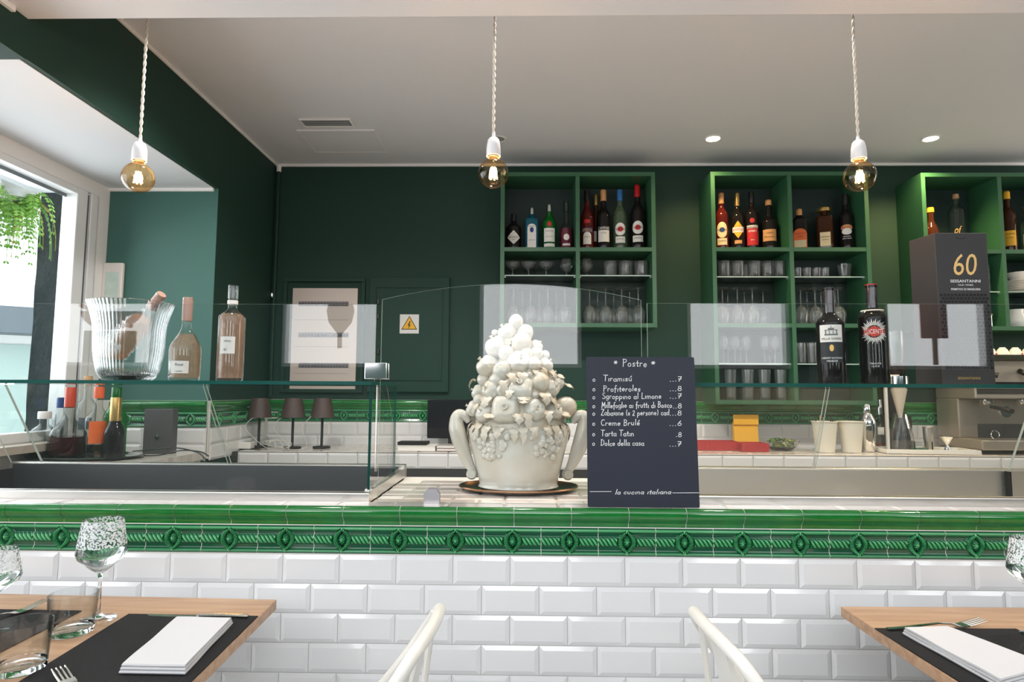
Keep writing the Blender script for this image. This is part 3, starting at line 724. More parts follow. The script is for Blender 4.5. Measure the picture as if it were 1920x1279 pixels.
row(wineglass, [1499, 1526, 1569], B_b[2], 3.35, 'upside-down wine glass, %s of front row, middle unit right', 'upturned wine glasses, middle unit right', IW)
row(wineglass, [1511, 1537, 1564], B_b[2], 3.44, 'upside-down wine glass, %s of rear row, middle unit right', 'upturned wine glasses, middle unit right rear', IW)
row(wineglass, [1353, 1374, 1395, 1429, 1448], B_g[1], 3.36, 'small stemmed cordial glass, %s from left in middle unit lower bay', 'cordial glasses', dict(h=.150, r=.027))
row(wineglass, [1361, 1384, 1438, 1460], B_g[1], 3.45, 'small stemmed cordial glass, %s of the rear row in middle unit', 'rear cordial glasses', dict(h=.150, r=.027))
row(tumbler, [1496, 1516, 1536], B_g[1], 3.36, 'tall plain highball glass, %s from left in middle unit lower right', 'highball glasses', dict(h=.115, r=.027, rb=.025))
row(tumbler, [1364, 1396, 1427, 1457], B_b[0], 3.36, 'tall beer glass, %s from left on the bottom of the middle unit', 'beer glasses', dict(h=.165, r=.033, rb=.026, base=.015))
# unit C things
row(tumbler, [1844], C_g[0], 3.335, 'ribbed upright glass mug beside the black wine box, %s on its shelf', 'mug', dict(h=.145, r=.026, rb=.025, ribs=10))
PORC = mat('white_porcelain', (.80, .78, .74), .15, coat=.5)
pc = P(1908, 540, 3.38)
for i in range(6):
    o = MB().lathe([(0, 0), (.045, 0), (.05, .004), (.088, .014), (.089, .016), (.05, .008), (0, .006)], 32).build('plate', PORC, smooth=True)
    o.location = (pc.x, 3.38, C_g[0]+.0008+i*.0095); tag(o, 'white porcelain plate, %s from the bottom of the stack at far right' % ORD[i], 'plate', 'stacked plates')
o = MB().lathe([(0, 0), (.03, 0), (.06, .03), (.062, .045), (.058, .045), (0, .01)], 28).build('bowl', PORC, smooth=True)
o.location = (pc.x+.01, 3.38, C_g[0]+.068); tag(o, 'shallow white bowl resting on the stack of plates', 'bowl')
q = P(1852, 600, 3.315); t = thing('storage_tin', 'small steel tin with cork lid beside the black wine box', 'tin', (q.x, 3.315, C_b[0]+.0006))
MB().lathe([(0, 0), (.021, 0), (.021, .058), (0, .058)], 28).build('tin_body', CHROME, t, smooth=True)
MB().lathe([(.022, .0585), (.022, .068), (0, .068)], 28).build('lid', CORK, t, smooth=True)
q = P(1905, 600, 3.37); t = thing('porcelain_jug', 'white porcelain jug with handle on the right shelf unit', 'jug', (q.x, 3.37, C_b[0]+.0006))
MB().lathe([(0, 0), (.034, 0), (.048, .02), (.050, .05), (.036, .082), (.040, .100), (.036, .1), (.03, .08), (.0, .02)], 28).build('jug_body', PORC, t, smooth=True)
MB().tube([(-.035+.0*k, 0, .085) if k == 0 else (-.045-.022*math.sin(pi*k/8), 0, .085-.06*k/8) for k in range(9)], .005, 8).build('handle', PORC, t, smooth=True)

# ------------------------------------------------------------------ things on the front shelf
def frontY(Y=1.87): return Y
ZF = ZSH2
def fb(px, ytop, Y=1.88): 
    p = P(px, 715, Y); return p.x, P(px, ytop, Y).z-ZF
# ribbed ice bucket
Yk = 1.87; pk = P(239, 714, Yk); hk = P(239, 569, Yk).z-ZF
t = thing('ice_bucket', 'large ribbed clear glass ice bucket on the left glass shelf', 'ice bucket', (pk.x, Yk, ZF+.0006))
prb = []
for i in range(15):
    s = i/14; prb.append((.079+.026*s-.008*math.sin(pi*s)*0+.014*s**5+.006*math.sin(pi*min(1, s*1.6)), .012+(hk-.012)*s))
prb = [(.0, 0), (.062, 0), (.074, .008)]+prb[1:]
inner = [(r-.0055, z) for r, z in prb[::-1][:-3]]
inner = [(r-.0055, z) for r, z in reversed(prb[3:])]+[(.062, .016), (0, .014)]
MB().lathe(prb+inner, 256, rf=lambda a, z: 1+(.0085*math.cos(60*a) if z > .01 else 0), cap=False).build('glass_body', GCRYS, t, smooth=True)
# tilted bottle inside
def tilted():
    H = .262
    t = bottle('wine_bottle', 'rosé wine bottle lying tilted inside the ribbed ice bucket', 0, 0, 0, H, .037, bt=.50, st=.72, rn=.0135, g=GCL, liquid=ROSE, fill=.60, cap=PINKF, capz=.78, capr=1.08,
           papers=[('rect', .040, .042, .048, LABELW)], texts=[('Rosé', .05, .007, INK)], rz=0)
    a = P(214, 664, Yk+.03); b_ = P(303, 552, Yk-.03)
    dirv = (b_-a).normalized()
    q = Vector((0, 0, 1)).rotation_difference(dirv); t.rotation_mode = 'QUATERNION'; t.rotation_quaternion = q
    t.location = b_-dirv*(H)
    return t
tilted()
x, h = fb(345, 559)
bottle('wine_bottle', 'round-bellied rosé bottle between the ice bucket and the tall bottle', x, 1.88, ZF, h, .046, bt=.36, st=.68, rn=.0135, rb=.97, g=GCL, liquid=ROSE, fill=.56, cap=PINKF, capz=.72, capr=1.1,
       papers=[('rect', .042, .052, .038, LABELW, -.012)], texts=[('Rosé', .050, .008, INK, None, -.012), ('cuvée', .030, .005, INK, None, -.012)])
x, h = fb(430, 536)
t = bottle('wine_bottle', 'tall straight rosé bottle with a white square label and clear neck', x, 1.88, ZF, h, .0395, bt=.66, st=.77, rn=.0130, g=GCL, liquid=ROSE, fill=.70, cap=GCL, capz=.86, capr=1.15,
       papers=[('rect', .110, .044, .052, LABELW, -.008)], texts=[('VINO', .122, .006, INK, None, -.008), ('N', .096, .008, INK, None, -.014, .6)])
MB().lathe([(.0155, h*.80), (.0155, h*.84)], 20, cap=False).build('neck_band', LABELW, t, smooth=True)
# red wine on the right
x, h = fb(1560, 541)
WL = mat('label_black_band', (.012, .014, .02), .5)
t = bottle('wine_bottle', 'dark red wine bottle with a white upper label showing a villa', x, 1.88, ZF, h, .0395, bt=.62, st=.76, rn=.0150, g=GD, cap=mat('black_foil', (.03, .025, .03), .25, coat=.8), capz=.70, capr=1.08,
       papers=[('rect', .152, .066, .052, LABELW), ('rect', .094, .066, .060, WL)],
       texts=[('VILLA SANDI', .136, .0065, INK, .056), ('CABERNET SAUVIGNON', .078, .0052, WHITEP, .058), ('VENEZIE', .069, .005, WHITEP, .03)])
vb = MB()
for (a0, a1, c0, c1) in [(-.018, .018, .146, .150), (-.016, -.013, .150, .162), (.013, .016, .150, .162), (-.006, -.004, .150, .160), (.004, .006, .150, .160), (-.018, .018, .161, .163), (-.008, .008, .163, .168), (-.001, .001, .168, .174)]:
    n = 6
    for i in range(n):
        u0_, u1_ = a0+(a1-a0)*i/n, a0+(a1-a0)*(i+1)/n; RR = .0411
        vb.add([(RR*math.sin(u/.0395), -RR*math.cos(u/.0395), z) for u, z in ((u0_, c0), (u1_, c0), (u1_, c1), (u0_, c1))], [(0, 1, 2, 3)])
vb.build('villa_drawing', mat('grey_ink', (.15, .15, .16), .6), t)
patch(t, 'oval', .108, .012, .020, .0395, GOLD, eps=.0014, name='crest')
x, h = fb(1641, 535)
t = bottle('wine_bottle', 'dark red wine bottle with a red banner and white sun rays', x, 1.88, ZF, h, .040, bt=.66, st=.78, rn=.0150, g=GD, cap=mat('black_foil', (.03, .025, .03), .25), capz=.74, capr=1.08,
       papers=[('rect', .158, .060, .022, pm('banner_red', 200, 60, 45)), ('oval', .158, .030, .032, pm('banner_red', 200, 60, 45))],
       texts=[('LUCENTE', .158, .013, WHITEP, .050), ('TENUTA', .062, .005, WHITEP, .030), ('LUCE', .054, .005, WHITEP, .020)])
MB().tube([(.030*math.cos(a), .030*math.sin(a), h*.735) for a in [2*pi*k/24 for k in range(24)]], .0022, 6, closed=True).build('neck_cord', LABELW, t, smooth=True)
sr = MB()
for k in range(40):
    a = 2*pi*k/40; 
    if abs(math.sin(a)) < .22: continue
    r1, r2 = .019, .034+.006*(k % 2)
    def mp(r, da): 
        u, v = r*math.cos(a+da), r*math.sin(a+da); return ((.0416)*math.sin(u/.040), -.0416*math.cos(u/.040), .158+v)
    sr.add([mp(r1, -.05), mp(r1, .05), mp((r1+r2)/2, .09), mp(r2, .0)], [(0, 1, 2, 3)])
sr.build('sun_rays', LABELW, t)
REDCAP = MB().lathe([(.0164, h*.99), (.0164, h*1.006), (0, h*1.008)], 20).build('foil_top', REDC, t, smooth=True)
# black wine box
Yb0 = 1.86
pA, pB_ = P(1752, 437, Yb0), P(1846, 437, Yb0)
hb = pA.z-ZF
wb = pB_.x-pA.x+.006
BOX = mat('black_carton', (.030, .027, .027), .55, bump=(300, .1, .0005))
t = thing('wine_box', 'tall black carton wine box with a large gold 60 on the front', 'box', (pA.x, Yb0, ZF+.0006), 0)
ldx = P(1752, 437, Yb0).x - .0
BL = .105
MB().hexa([(0, 0, 0), (wb, 0, 0), (wb-.012, BL, 0), (-.012-0, BL, 0)], [(0, 0, hb), (wb, 0, hb), (wb-.012, BL, hb), (-.012, BL, hb)]).build('carton', BOX, t, bevel=.0015)
lettering(t, '60', .066, hb-.098, 1, mat('gold_foil', (.70, .45, .16), .35, .4), x=wb/2+.008, yflat=0, width=.070, shear=.15)
lettering(t, 'SESSANTANNI', .0085, hb-.149, 1, WHITEP, x=wb/2+.006, yflat=0, width=.090, bold=.008)
lettering(t, 'OLD VINES', .005, hb-.161, 1, WHITEP, x=wb/2+.006, yflat=0, width=.045)
lettering(t, 'PRIMITIVO DI MANDURIA', .0065, hb-.174, 1, WHITEP, x=wb/2+.006, yflat=0, width=.088, bold=.01)
lettering(t, 'SESSANTANNI', .007, .020, 1, GOLD, x=wb/2, yflat=0, width=.066)
dots = MB()
zz = hb-.188; rr_ = 0
while zz > .05:
    nx = 13
    for i in range(nx):
        xx_ = .007+(wb-.014)*(i+.5*(rr_ % 2))/nx
        dots.box(xx_, xx_+.0068, -.0010, -.0002, zz-.007, zz)
    zz -= .0105; rr_ += 1
dots.build('raised_dots', mat('glossy_black_dots', (.004, .004, .004), .4, spec=.3), t, kind='stuff')
MB().tube([(wb/2+.014*math.cos(a), -.0004, hb-.012-.007*math.sin(a)) for a in [pi*k/8 for k in range(9)]], .0007, 4).build('thumb_notch', BLACK, t)

# ------------------------------------------------------------------ ceramic fruit basket
CER = mat('cream_ceramic_glaze', (.68, .67, .615), .14, coat=.8, var=(9, (.60, .55, .46)), bump=(40, .15, .001))
CER2 = mat('matte_cream_ceramic', (.60, .51, .39), .32, coat=.3, var=(20, (.70, .65, .56)))
YP = 1.975
base = P(972, 905, YP); ZTR = TOPZ+.0
tr = thing('serving_tray', 'oval metal tray with copper rim under the ceramic fruit basket', 'tray', (base.x, YP, TOPZ-.0025))
MB().lathe([(0, 0), (.160, 0), (.186, .010), (.188, .012), (.184, .013), (.158, .004), (0, .004)], 56, fy=.72).build('tray_plate', mat('tarnished_silver', (.42, .36, .32), .22, 1), tr, smooth=True)
MB().tube([(.187*math.cos(a), .187*.72*math.sin(a), .012) for a in [2*pi*k/64 for k in range(64)]], .0028, 6, closed=True).build('rim', mat('copper_rim', (.62, .34, .20), .25, 1), tr, smooth=True)
ZV = TOPZ+.0035
va = thing('ceramic_fruit_basket', 'glazed cream ceramic vase heaped with a pyramid of moulded fruit', 'sculpture', (base.x, YP, ZV))
SY = .80
zr = P(972, 803, YP).z-ZV
bw = [(0, 0), (.118, 0), (.128, .006), (.124, .014), (.127, .03), (.140, zr*.45), (.155, zr*.75), (.163, zr), (.155, zr+.004), (.13, zr*.9), (0, zr*.85)]
MB().lathe(bw, 64, fy=SY).build('bowl', CER, va, smooth=1.1)
def vx(px, py, Y=None):
    p = P(px, py, Y or YP); return p.x-base.x, p.z-ZV
# grape relief on the bowl wall
gr = MB(); rnd = random.Random(3)
for sx in (-1, 1):
    for k in range(46):
        u = rnd.uniform(-1, 1); v = rnd.uniform(0, 1); 
        if abs(u) > 1-.6*v*v: continue
        a = -pi/2+sx*(.62)+u*.42; zz = zr*(.93-.40*v); R_ = .142+.020*(zz/zr-.45)/.5
        gr.ball((R_*math.cos(a), R_*SY*math.sin(a), zz), rnd.uniform(.008, .012), 10, 7)
gr.build('grape_relief', CER, va, smooth=True)
# handles (scrolls)
for sx in (-1, 1):
    pts = []; rad = []
    ctrl = [(879, 792, .008), (874, 783, .014), (867, 778, .017), (860, 779, .020), (856, 788, .022), (857, 804, .026), (862, 824, .026), (869, 844, .023), (876, 862, .018), (883, 876, .014), (889, 886, .011)]
    for (px, py, r_) in ctrl:
        xx_, zz = vx(px, py); pts.append((xx_ if sx < 0 else -xx_+.012, -.004, zz)); rad.append(r_)
    V_ = [Vector(p) for p in pts]; sp_, sr_ = [], []
    for i in range(len(V_)-1):
        p0, p1, p2, p3 = V_[max(0, i-1)], V_[i], V_[i+1], V_[min(len(V_)-1, i+2)]
        for k in range(4):
            t_ = k/4; sp_.append(.5*((2*p1)+(p2-p0)*t_+(2*p0-5*p1+4*p2-p3)*t_*t_+(3*p1-p0-3*p2+p3)*t_**3)); sr_.append(rad[i]+(rad[i+1]-rad[i])*t_)
    MB().tube(sp_, sr_, 16, flat=1.0).build('handle', CER, va, smooth=True)
    xx_, zz = vx(885, 888); cx = xx_ if sx < 0 else -xx_+.008
    sc = MB().lathe([(0, -.020), (.012, -.020), (.017, -.012), (.018, 0), (.017, .012), (.012, .020), (0, .020)], 18)
    sc.v = [(x+cx, z-.004, y+zz) for x, y, z in sc.v]; sc.build('scroll', CER, va, smooth=True)
# inner core
MB().lathe([(.150, zr*.88), (.134, zr+.04), (.120, zr+.10), (.098, zr+.16), (.066, zr+.22), (.032, zr+.27), (0, zr+.29)], 32, fy=SY).build('fruit_core', CER2, va, smooth=True)
FR = [(497, 150, 44, 0), (440, 215, 60, 1), (550, 220, 52, 0), (362, 215, 20, 0), (375, 300, 72, 1), (530, 290, 62, 2), (625, 300, 40, 1), (620, 350, 42, 0), (682, 355, 28, 0), (680, 420, 52, 1),
      (315, 425, 70, 3), (415, 465, 60, 0), (520, 405, 72, 3), (583, 487, 25, 0), (525, 570, 78, 3), (640, 530, 58, 2), (712, 560, 60, 1), (752, 535, 42, 0), (345, 580, 62, 1), (412, 580, 38, 0),
      (258, 590, 45, 1), (262, 640, 36, 0), (228, 695, 50, 3), (303, 725, 60, 1), (435, 705, 90, 3), (615, 705, 66, 1), (735, 712, 54, 3), (798, 690, 66, 2), (620, 610, 25, 0), (440, 350, 50, 0),
      (600, 420, 46, 2), (380, 520, 44, 0), (470, 640, 40, 0), (560, 345, 40, 0), (690, 640, 38, 0), (720, 480, 36, 1), (290, 510, 40, 0)]
def fruit(c, r, kind, rs):
    ph = rs.uniform(0, 6.28); lob = rs.choice((4, 5, 6))
    if kind == 0: rf = lambda th, p_: 1+.02*math.cos(3*p_+ph)
    elif kind == 1: rf = lambda th, p_: 1-.26*math.exp(-((th)/.38)**2)+.045*math.cos(lob*p_+ph)*math.sin(th)
    elif kind == 2: rf = lambda th, p_: 1+.28*max(0, math.cos(th))**2-.05*math.cos(4*p_)*math.sin(th)
    else: rf = lambda th, p_: 1-.36*math.exp(-(th/.36)**2)+.075*math.cos(lob*p_+ph)*math.sin(th)**2
    m = MB().ball((0, 0, 0), r, 26, 18, fz=(.92 if kind != 0 or r < .022 else 1.12), rf=rf)
    if kind in (1, 3): m.lathe([(r*.05, r*.60), (r*.09, r*.62), (r*.12, r*.86), (r*.20, r*1.0), (r*.16, r*1.0), (0, r*.80)], 10)
    # turn the stalk end towards the outside
    q = Vector((0, 0, 1)).rotation_difference(Vector((c[0]*1.2+rs.uniform(-.03, .03), c[1]*1.5-.02, .05+rs.uniform(-.02, .05))).normalized())
    m.v = [tuple(q @ Vector(v)+Vector(c)) for v in m.v]; return m
rs = random.Random(11)
prof_cone = lambda z: max(.012, .146*(1-min(1, max(0, (z-zr+.02)/.335))**1.9))
for (cx, cy, r, kd) in FR:
    px, py = 820+cx/3.367, 560+cy/3.367; xx_, zz = vx(px, py, 1.93); rr_ = r/3.367/1150*1.93*1.10
    Rz = prof_cone(zz)
    d = math.sqrt(max(0, Rz*Rz-xx_*xx_))*SY
    yy = -max(0, d-rr_*.35)
    p_ = P(px, py, YP+yy); c = (p_.x-base.x, yy, p_.z-ZV)
    fruit(c, rr_*1.0, kd, rs).build('fruit', CER if kd != 2 else CER2, va, smooth=True)
for k in range(34):                       # the far side of the pyramid
    a = rs.uniform(.05, pi-.05); zz = zr+.01+.25*(k/34.0)**1.1; Rz = prof_cone(zz); r_ = rs.uniform(.018, .028)*(1-.35*(zz-zr)/.3)
    fruit(((Rz-.01)*math.cos(a), (Rz-.01)*SY*math.sin(a), zz), r_, rs.choice((0, 1, 3)), rs).build('fruit', CER, va, smooth=True)
def leaf(c, out, length, wd, droop, rs):
    """lobed leaf: c base, out horizontal direction, droops down"""
    m = MB(); vs = []; fs = []; n = 8; side = Vector((-out[1], out[0], 0)); o3 = Vector((out[0], out[1], 0)); c = Vector(c)
    for i in range(n+1):
        t = i/n; w_ = wd*(math.sin(pi*min(1, t*.92+.08))**.8)*(1+.35*math.cos(t*pi*5)); bend = droop*t*t
        pc_ = c+o3*(length*t*(1-.5*abs(bend)*t))+Vector((0, 0, length*(.25*math.sin(pi*t*.8)-bend*t)))
        for s in (-1, -.5, 0, .5, 1): vs.append(tuple(pc_+side*(s*w_/2)+Vector((0, 0, -.10*wd+ wd*.25*abs(s)*math.sin(6*t+1)))-o3*.0))
    for i in range(n):
        for j in range(4): a = i*5+j; fs.append((a, a+1, a+6, a+5))
    off = Vector((0, 0, -.0022)); k0 = len(vs); vs2 = [tuple(Vector(v)+off) for v in vs]
    fs2 = [tuple(k0+i for i in f[::-1]) for f in fs]
    bd = [i*5 for i in range(n+1)]+[n*5+j for j in range(1, 5)]+[i*5+4 for i in range(n-1, -1, -1)]+[3, 2, 1]
    fs3 = [(bd[i], k0+bd[i], k0+bd[(i+1) % len(bd)], bd[(i+1) % len(bd)]) for i in range(len(bd))]
    m.add(vs+vs2, fs+fs2+fs3); return m
for k in range(26):
    a = -pi+2*pi*k/26+rs.uniform(-.08, .08)
    c = (.142*math.cos(a), .142*SY*math.sin(a), zr+.006+rs.uniform(-.004, .006))
    leaf(c, (math.cos(a), math.sin(a)), rs.uniform(.034, .050), rs.uniform(.024, .034), rs.uniform(.7, 1.6), rs).build('leaf', CER2, va, smooth=1.2)
for (cx, cy) in [(420, 540), (480, 495), (520, 490), (535, 640), (470, 600), (560, 745), (510, 745), (330, 640), (350, 750), (690, 480), (750, 500), (665, 620), (700, 650), (610, 470), (690, 730), (780, 740), (455, 265), (270, 690), (550, 660), (240, 530), (780, 560), (640, 460)]:
    px, py = 820+cx/3.367, 560+cy/3.367; xx_, zz = vx(px, py, 1.93); Rz = prof_cone(zz)+.004; d = math.sqrt(max(0, Rz*Rz-xx_*xx_))*SY
    p_ = P(px, py, YP-d); a = math.atan2(-d-.02, xx_)+rs.uniform(-.5, .5)
    leaf((p_.x-base.x, -d+.006, p_.z-ZV+.006), (math.cos(a), math.sin(a)), rs.uniform(.034, .052), rs.uniform(.026, .040), rs.uniform(.3, 1.3), rs).build('leaf', CER2, va, smooth=1.2)
# ------------------------------------------------------------------ handwritten menu board
def arc(cx, cy, rx, ry, a0, a1, n=10): return [(cx+rx*math.cos(math.radians(a0+(a1-a0)*i/n)), cy+ry*math.sin(math.radians(a0+(a1-a0)*i/n))) for i in range(n+1)]
G = {
 'a': (.50, [arc(.22, .22, .20, .22, 50, 400), [(.42, .44), (.42, .06), (.48, 0)]]),
 'b': (.50, [[(.05, 1), (.05, 0)], arc(.24, .22, .20, .22, 180, -180)]),
 'c': (.44, [arc(.24, .22, .20, .22, 45, 315)]),
 'd': (.50, [arc(.22, .22, .20, .22, 40, 400), [(.42, 1), (.42, 0)]]),
 'e': (.46, [[(.05, .24), (.40, .26)]+arc(.23, .23, .18, .22, 10, 320)]),
 'f': (.34, [arc(.24, .82, .10, .16, 20, 180, 6)+[(.14, -.25)], [(0, .44), (.32, .44)]]),
 'g': (.50, [arc(.22, .22, .20, .22, 40, 400), [(.42, .44), (.42, -.12)]+arc(.24, -.12, .18, .18, 0, -150, 6)]),
 'i': (.20, [[(.10, .44), (.10, 0)]]),
 'l': (.20, [[(.10, 1), (.10, 0)]]),
 'm': (.74, [[(.05, .44), (.05, 0)], [(.05, .25)]+arc(.20, .28, .14, .16, 160, 0, 6)+[(.34, 0)], [(.34, .25)]+arc(.50, .28, .15, .16, 160, 0, 6)+[(.65, 0)]]),
 'n': (.50, [[(.05, .44), (.05, 0)], [(.05, .25)]+arc(.23, .28, .17, .16, 160, 0, 6)+[(.40, 0)]]),
 'o': (.48, [arc(.23, .22, .19, .22, 90, 450)]),
 'p': (.50, [[(.06, .44), (.06, -.34)], arc(.25, .22, .19, .22, 180, -180)]),
 'r': (.38, [[(.06, .44), (.06, 0)], [(.06, .25)]+arc(.22, .28, .14, .16, 170, 40, 5)]),
 's': (.42, [[(.36, .40), (.22, .45), (.09, .38), (.12, .26), (.30, .20), (.35, .09), (.22, 0), (.05, .04)]]),
 't': (.34, [[(.15, .75), (.15, .08), (.22, 0), (.30, .04)], [(0, .46), (.32, .46)]]),
 'u': (.50, [[(.06, .44), (.06, .16)]+arc(.23, .17, .17, .17, 180, 360, 6)+[(.40, .44)], [(.40, .2), (.40, 0)]]),
 'ú': (.50, [[(.06, .44), (.06, .16)]+arc(.23, .17, .17, .17, 180, 360, 6)+[(.40, .44)], [(.40, .2), (.40, 0)], [(.24, .62), (.42, .86)]]),
 'é': (.46, [[(.05, .24), (.40, .26)]+arc(.23, .23, .18, .22, 10, 320), [(.20, .62), (.38, .86)]]),
 'x': (.40, [[(.05, .42), (.35, 0)], [(.35, .42), (.05, 0)]]),
 'z': (.44, [[(.05, .44), (.38, .44), (.05, 0), (.40, 0)]]),
 'P': (.56, [[(.08, 1), (.08, 0)], [(.02, .96)]+arc(.20, .76, .28, .22, 90, -90, 8)+[(.08, .52)]]),
 'T': (.62, [[(.30, .98), (.30, 0)], [(0, 1), (.62, .98)]]),
 'S': (.54, [arc(.28, .76, .20, .22, 45, 250, 8)+arc(.26, .24, .22, .25, 70, -150, 8)]),
 'M': (.78, [[(.06, 0), (.12, 1), (.36, .35), (.62, 1), (.70, 0)]]),
 'Z': (.60, [[(.05, 1), (.54, 1), (.05, 0), (.56, 0)]]),
 'C': (.58, [arc(.32, .50, .27, .50, 50, 310, 10)]),
 'B': (.58, [[(.08, 1), (.08, 0)], [(.02, 1)]+arc(.18, .76, .28, .23, 90, -90, 6)+arc(.18, .26, .32, .27, 90, -90, 6)+[(.04, 0)]]),
 'D': (.64, [[(.08, 1), (.08, 0)], [(.02, 1)]+arc(.14, .50, .44, .50, 90, -90, 10)+[(.02, 0)]]),
 'L': (.50, [[(.10, 1), (.08, .02), (.48, .02)]]),
 '(': (.30, [arc(.38, .4, .28, .6, 130, 230, 6)]), ')': (.30, [arc(-.08, .4, .28, .6, 50, -50, 6)]),
 '.': (.20, [[(.08, .03), (.12, .03)]]), '2': (.46, [arc(.22, .62, .17, .18, 160, -20, 6)+[(.05, 0), (.42, 0)]]),
 '6': (.50, [[(.36, .98)]+arc(.25, .26, .20, .26, 150, 510, 12)]),
 '7': (.50, [[(.05, .95), (.42, .95), (.16, 0)], [(.08, .48), (.42, .50)]]),
 '8': (.50, [arc(.24, .73, .16, .22, -90, 270, 10), arc(.24, .25, .20, .25, 90, 450, 10)]),
 '*': (.50, [[(.25+.22*math.cos(math.radians(a)), .5+.22*math.sin(math.radians(a))), (.25-.22*math.cos(math.radians(a)), .5-.22*math.sin(math.radians(a)))] for a in (0, 60, 120)]),
 ' ': (.30, []),
}
B00, B10, B11, B01 = P(1102, 942, 1.662), P(1312, 945, 1.662), P(1302, 671, 1.694), P(1099, 668, 1.694)
zbase = TOPZ+.001
bl = Vector((B00.x, 1.662, zbase)); br = Vector((B10.x, 1.662, zbase)); tr_ = Vector((B11.x, 1.694, B11.z)); tl = Vector((B01.x, 1.694, B01.z))
bd = thing('menu_board', 'dark slate dessert menu board with white handwriting, leaning on the counter', 'menu board', bl)
ux = (br-bl).normalized(); uz = ((tl+tr_)/2-(bl+br)/2).normalized(); nv = ux.cross(uz).normalized()   # points away from the camera? fixed below
if nv.y > 0: nv = -nv
Wb, Hb = (br-bl).length, ((tl+tr_)/2-(bl+br)/2).length
th = .004
cr_ = .004
def corner(cx, cz, a0): return [(cx+cr_*math.cos(math.radians(a0+22.5*i)), cz+cr_*math.sin(math.radians(a0+22.5*i))) for i in range(5)]
ol = corner(Wb-cr_, cr_, 270)+corner(Wb-cr_, Hb-cr_, 0)+corner(cr_, Hb-cr_, 90)+corner(cr_, cr_, 180)
m = MB(); nO = len(ol)
m.add([tuple(ux*a+uz*c) for a, c in ol]+[tuple(ux*a+uz*c-nv*th) for a, c in ol], [tuple(range(nO)), tuple(range(2*nO-1, nO-1, -1))]+[(i, i+nO, (i+1) % nO+nO, (i+1) % nO) for i in range(nO)])
m.build('slate', mat('slate_board', (.018, .022, .036), .55, spec=.35, bump=(200, .1, .0005)), bd)
def onboard(px, py):
    d = ray(px, py); o = Vector((0, 0, CZ)); t_ = (bl-o).dot(nv)/d.dot(nv); q = o+d*t_-bl; return q.dot(ux), q.dot(uz)
def ribbon(mb, pts, wd):
    for i in range(len(pts)-1):
        a, b_ = Vector(pts[i]), Vector(pts[i+1]); d = (b_-a)
        if d.length < 1e-6: continue
        e = d.normalized()*wd*.4; nrm = Vector((-d.y, d.x)).normalized()*wd/2
        q = [a-e-nrm, b_+e-nrm, b_+e+nrm, a-e+nrm]
        mb.add([tuple(ux*p_.x+uz*p_.y+nv*.0006) for p_ in q], [(0, 1, 2, 3)])
rsh = random.Random(5)
def handwrite(txt, pxl, pxr, ybase, caph, name='handwriting', sl=.06):
    u0_, v0_ = onboard(pxl, ybase); u1_, v1_ = onboard(pxr, ybase); hh = onboard(pxl, ybase-caph)[1]-v0_
    tot = sum(G[c][0]+.10 for c in txt); kx = (u1_-u0_)/tot; x = 0; mb = MB()
    for c in txt:
        j = rsh.uniform(-.05, .05)
        for st_ in G[c][1]:
            ribbon(mb, [(u0_+(x+a+sl*b_)*kx, v0_+(v1_-v0_)*x/tot+(b_+j)*hh) for a, b_ in st_], .0017)
        x += G[c][0]+.10
    if mb.v: mb.build(name, WHITEP, bd)
handwrite('*', 1149, 1158, 687, 14); handwrite('Postre', 1166, 1213, 688, 14); handwrite('*', 1219, 1229, 688, 14)
for txt, x0_, x1_, y, pr_, yp in [('Tiramisú', 1130, 1185, 715, '...7', 716), ('Profiteroles', 1130, 1201, 734, '...8', 734), ('Sgroppino al Limone', 1128, 1240, 748, '...7', 748), ('Millefoglie ai frutti di Bosco', 1127, 1260, 765, '..8', 766),
                              ('Zabaione (x 2 persone) cad', 1126, 1255, 779, '...8', 780), ('Creme Brulé', 1126, 1200, 798, '...6', 799), ('Tarta Tatin', 1126, 1189, 818, '.8', 820), ('Dolce della casa', 1126, 1208, 836, '...7', 838)]:
    handwrite(txt, x0_, x1_, y, 11); handwrite('o', 1110, 1116, y, 11)
    handwrite(pr_, 1279-len(pr_)*6.2, 1279, yp, 9)
handwrite('la cucina italiana', 1153, 1259, 927, 9, sl=.25)
mb = MB()
for a, b_, y in ((1106, 1146, 922), (1261, 1310, 925)): ribbon(mb, [onboard(a, y), onboard(b_, y)], .0012)
mb.build('ruled_line', WHITEP, bd)

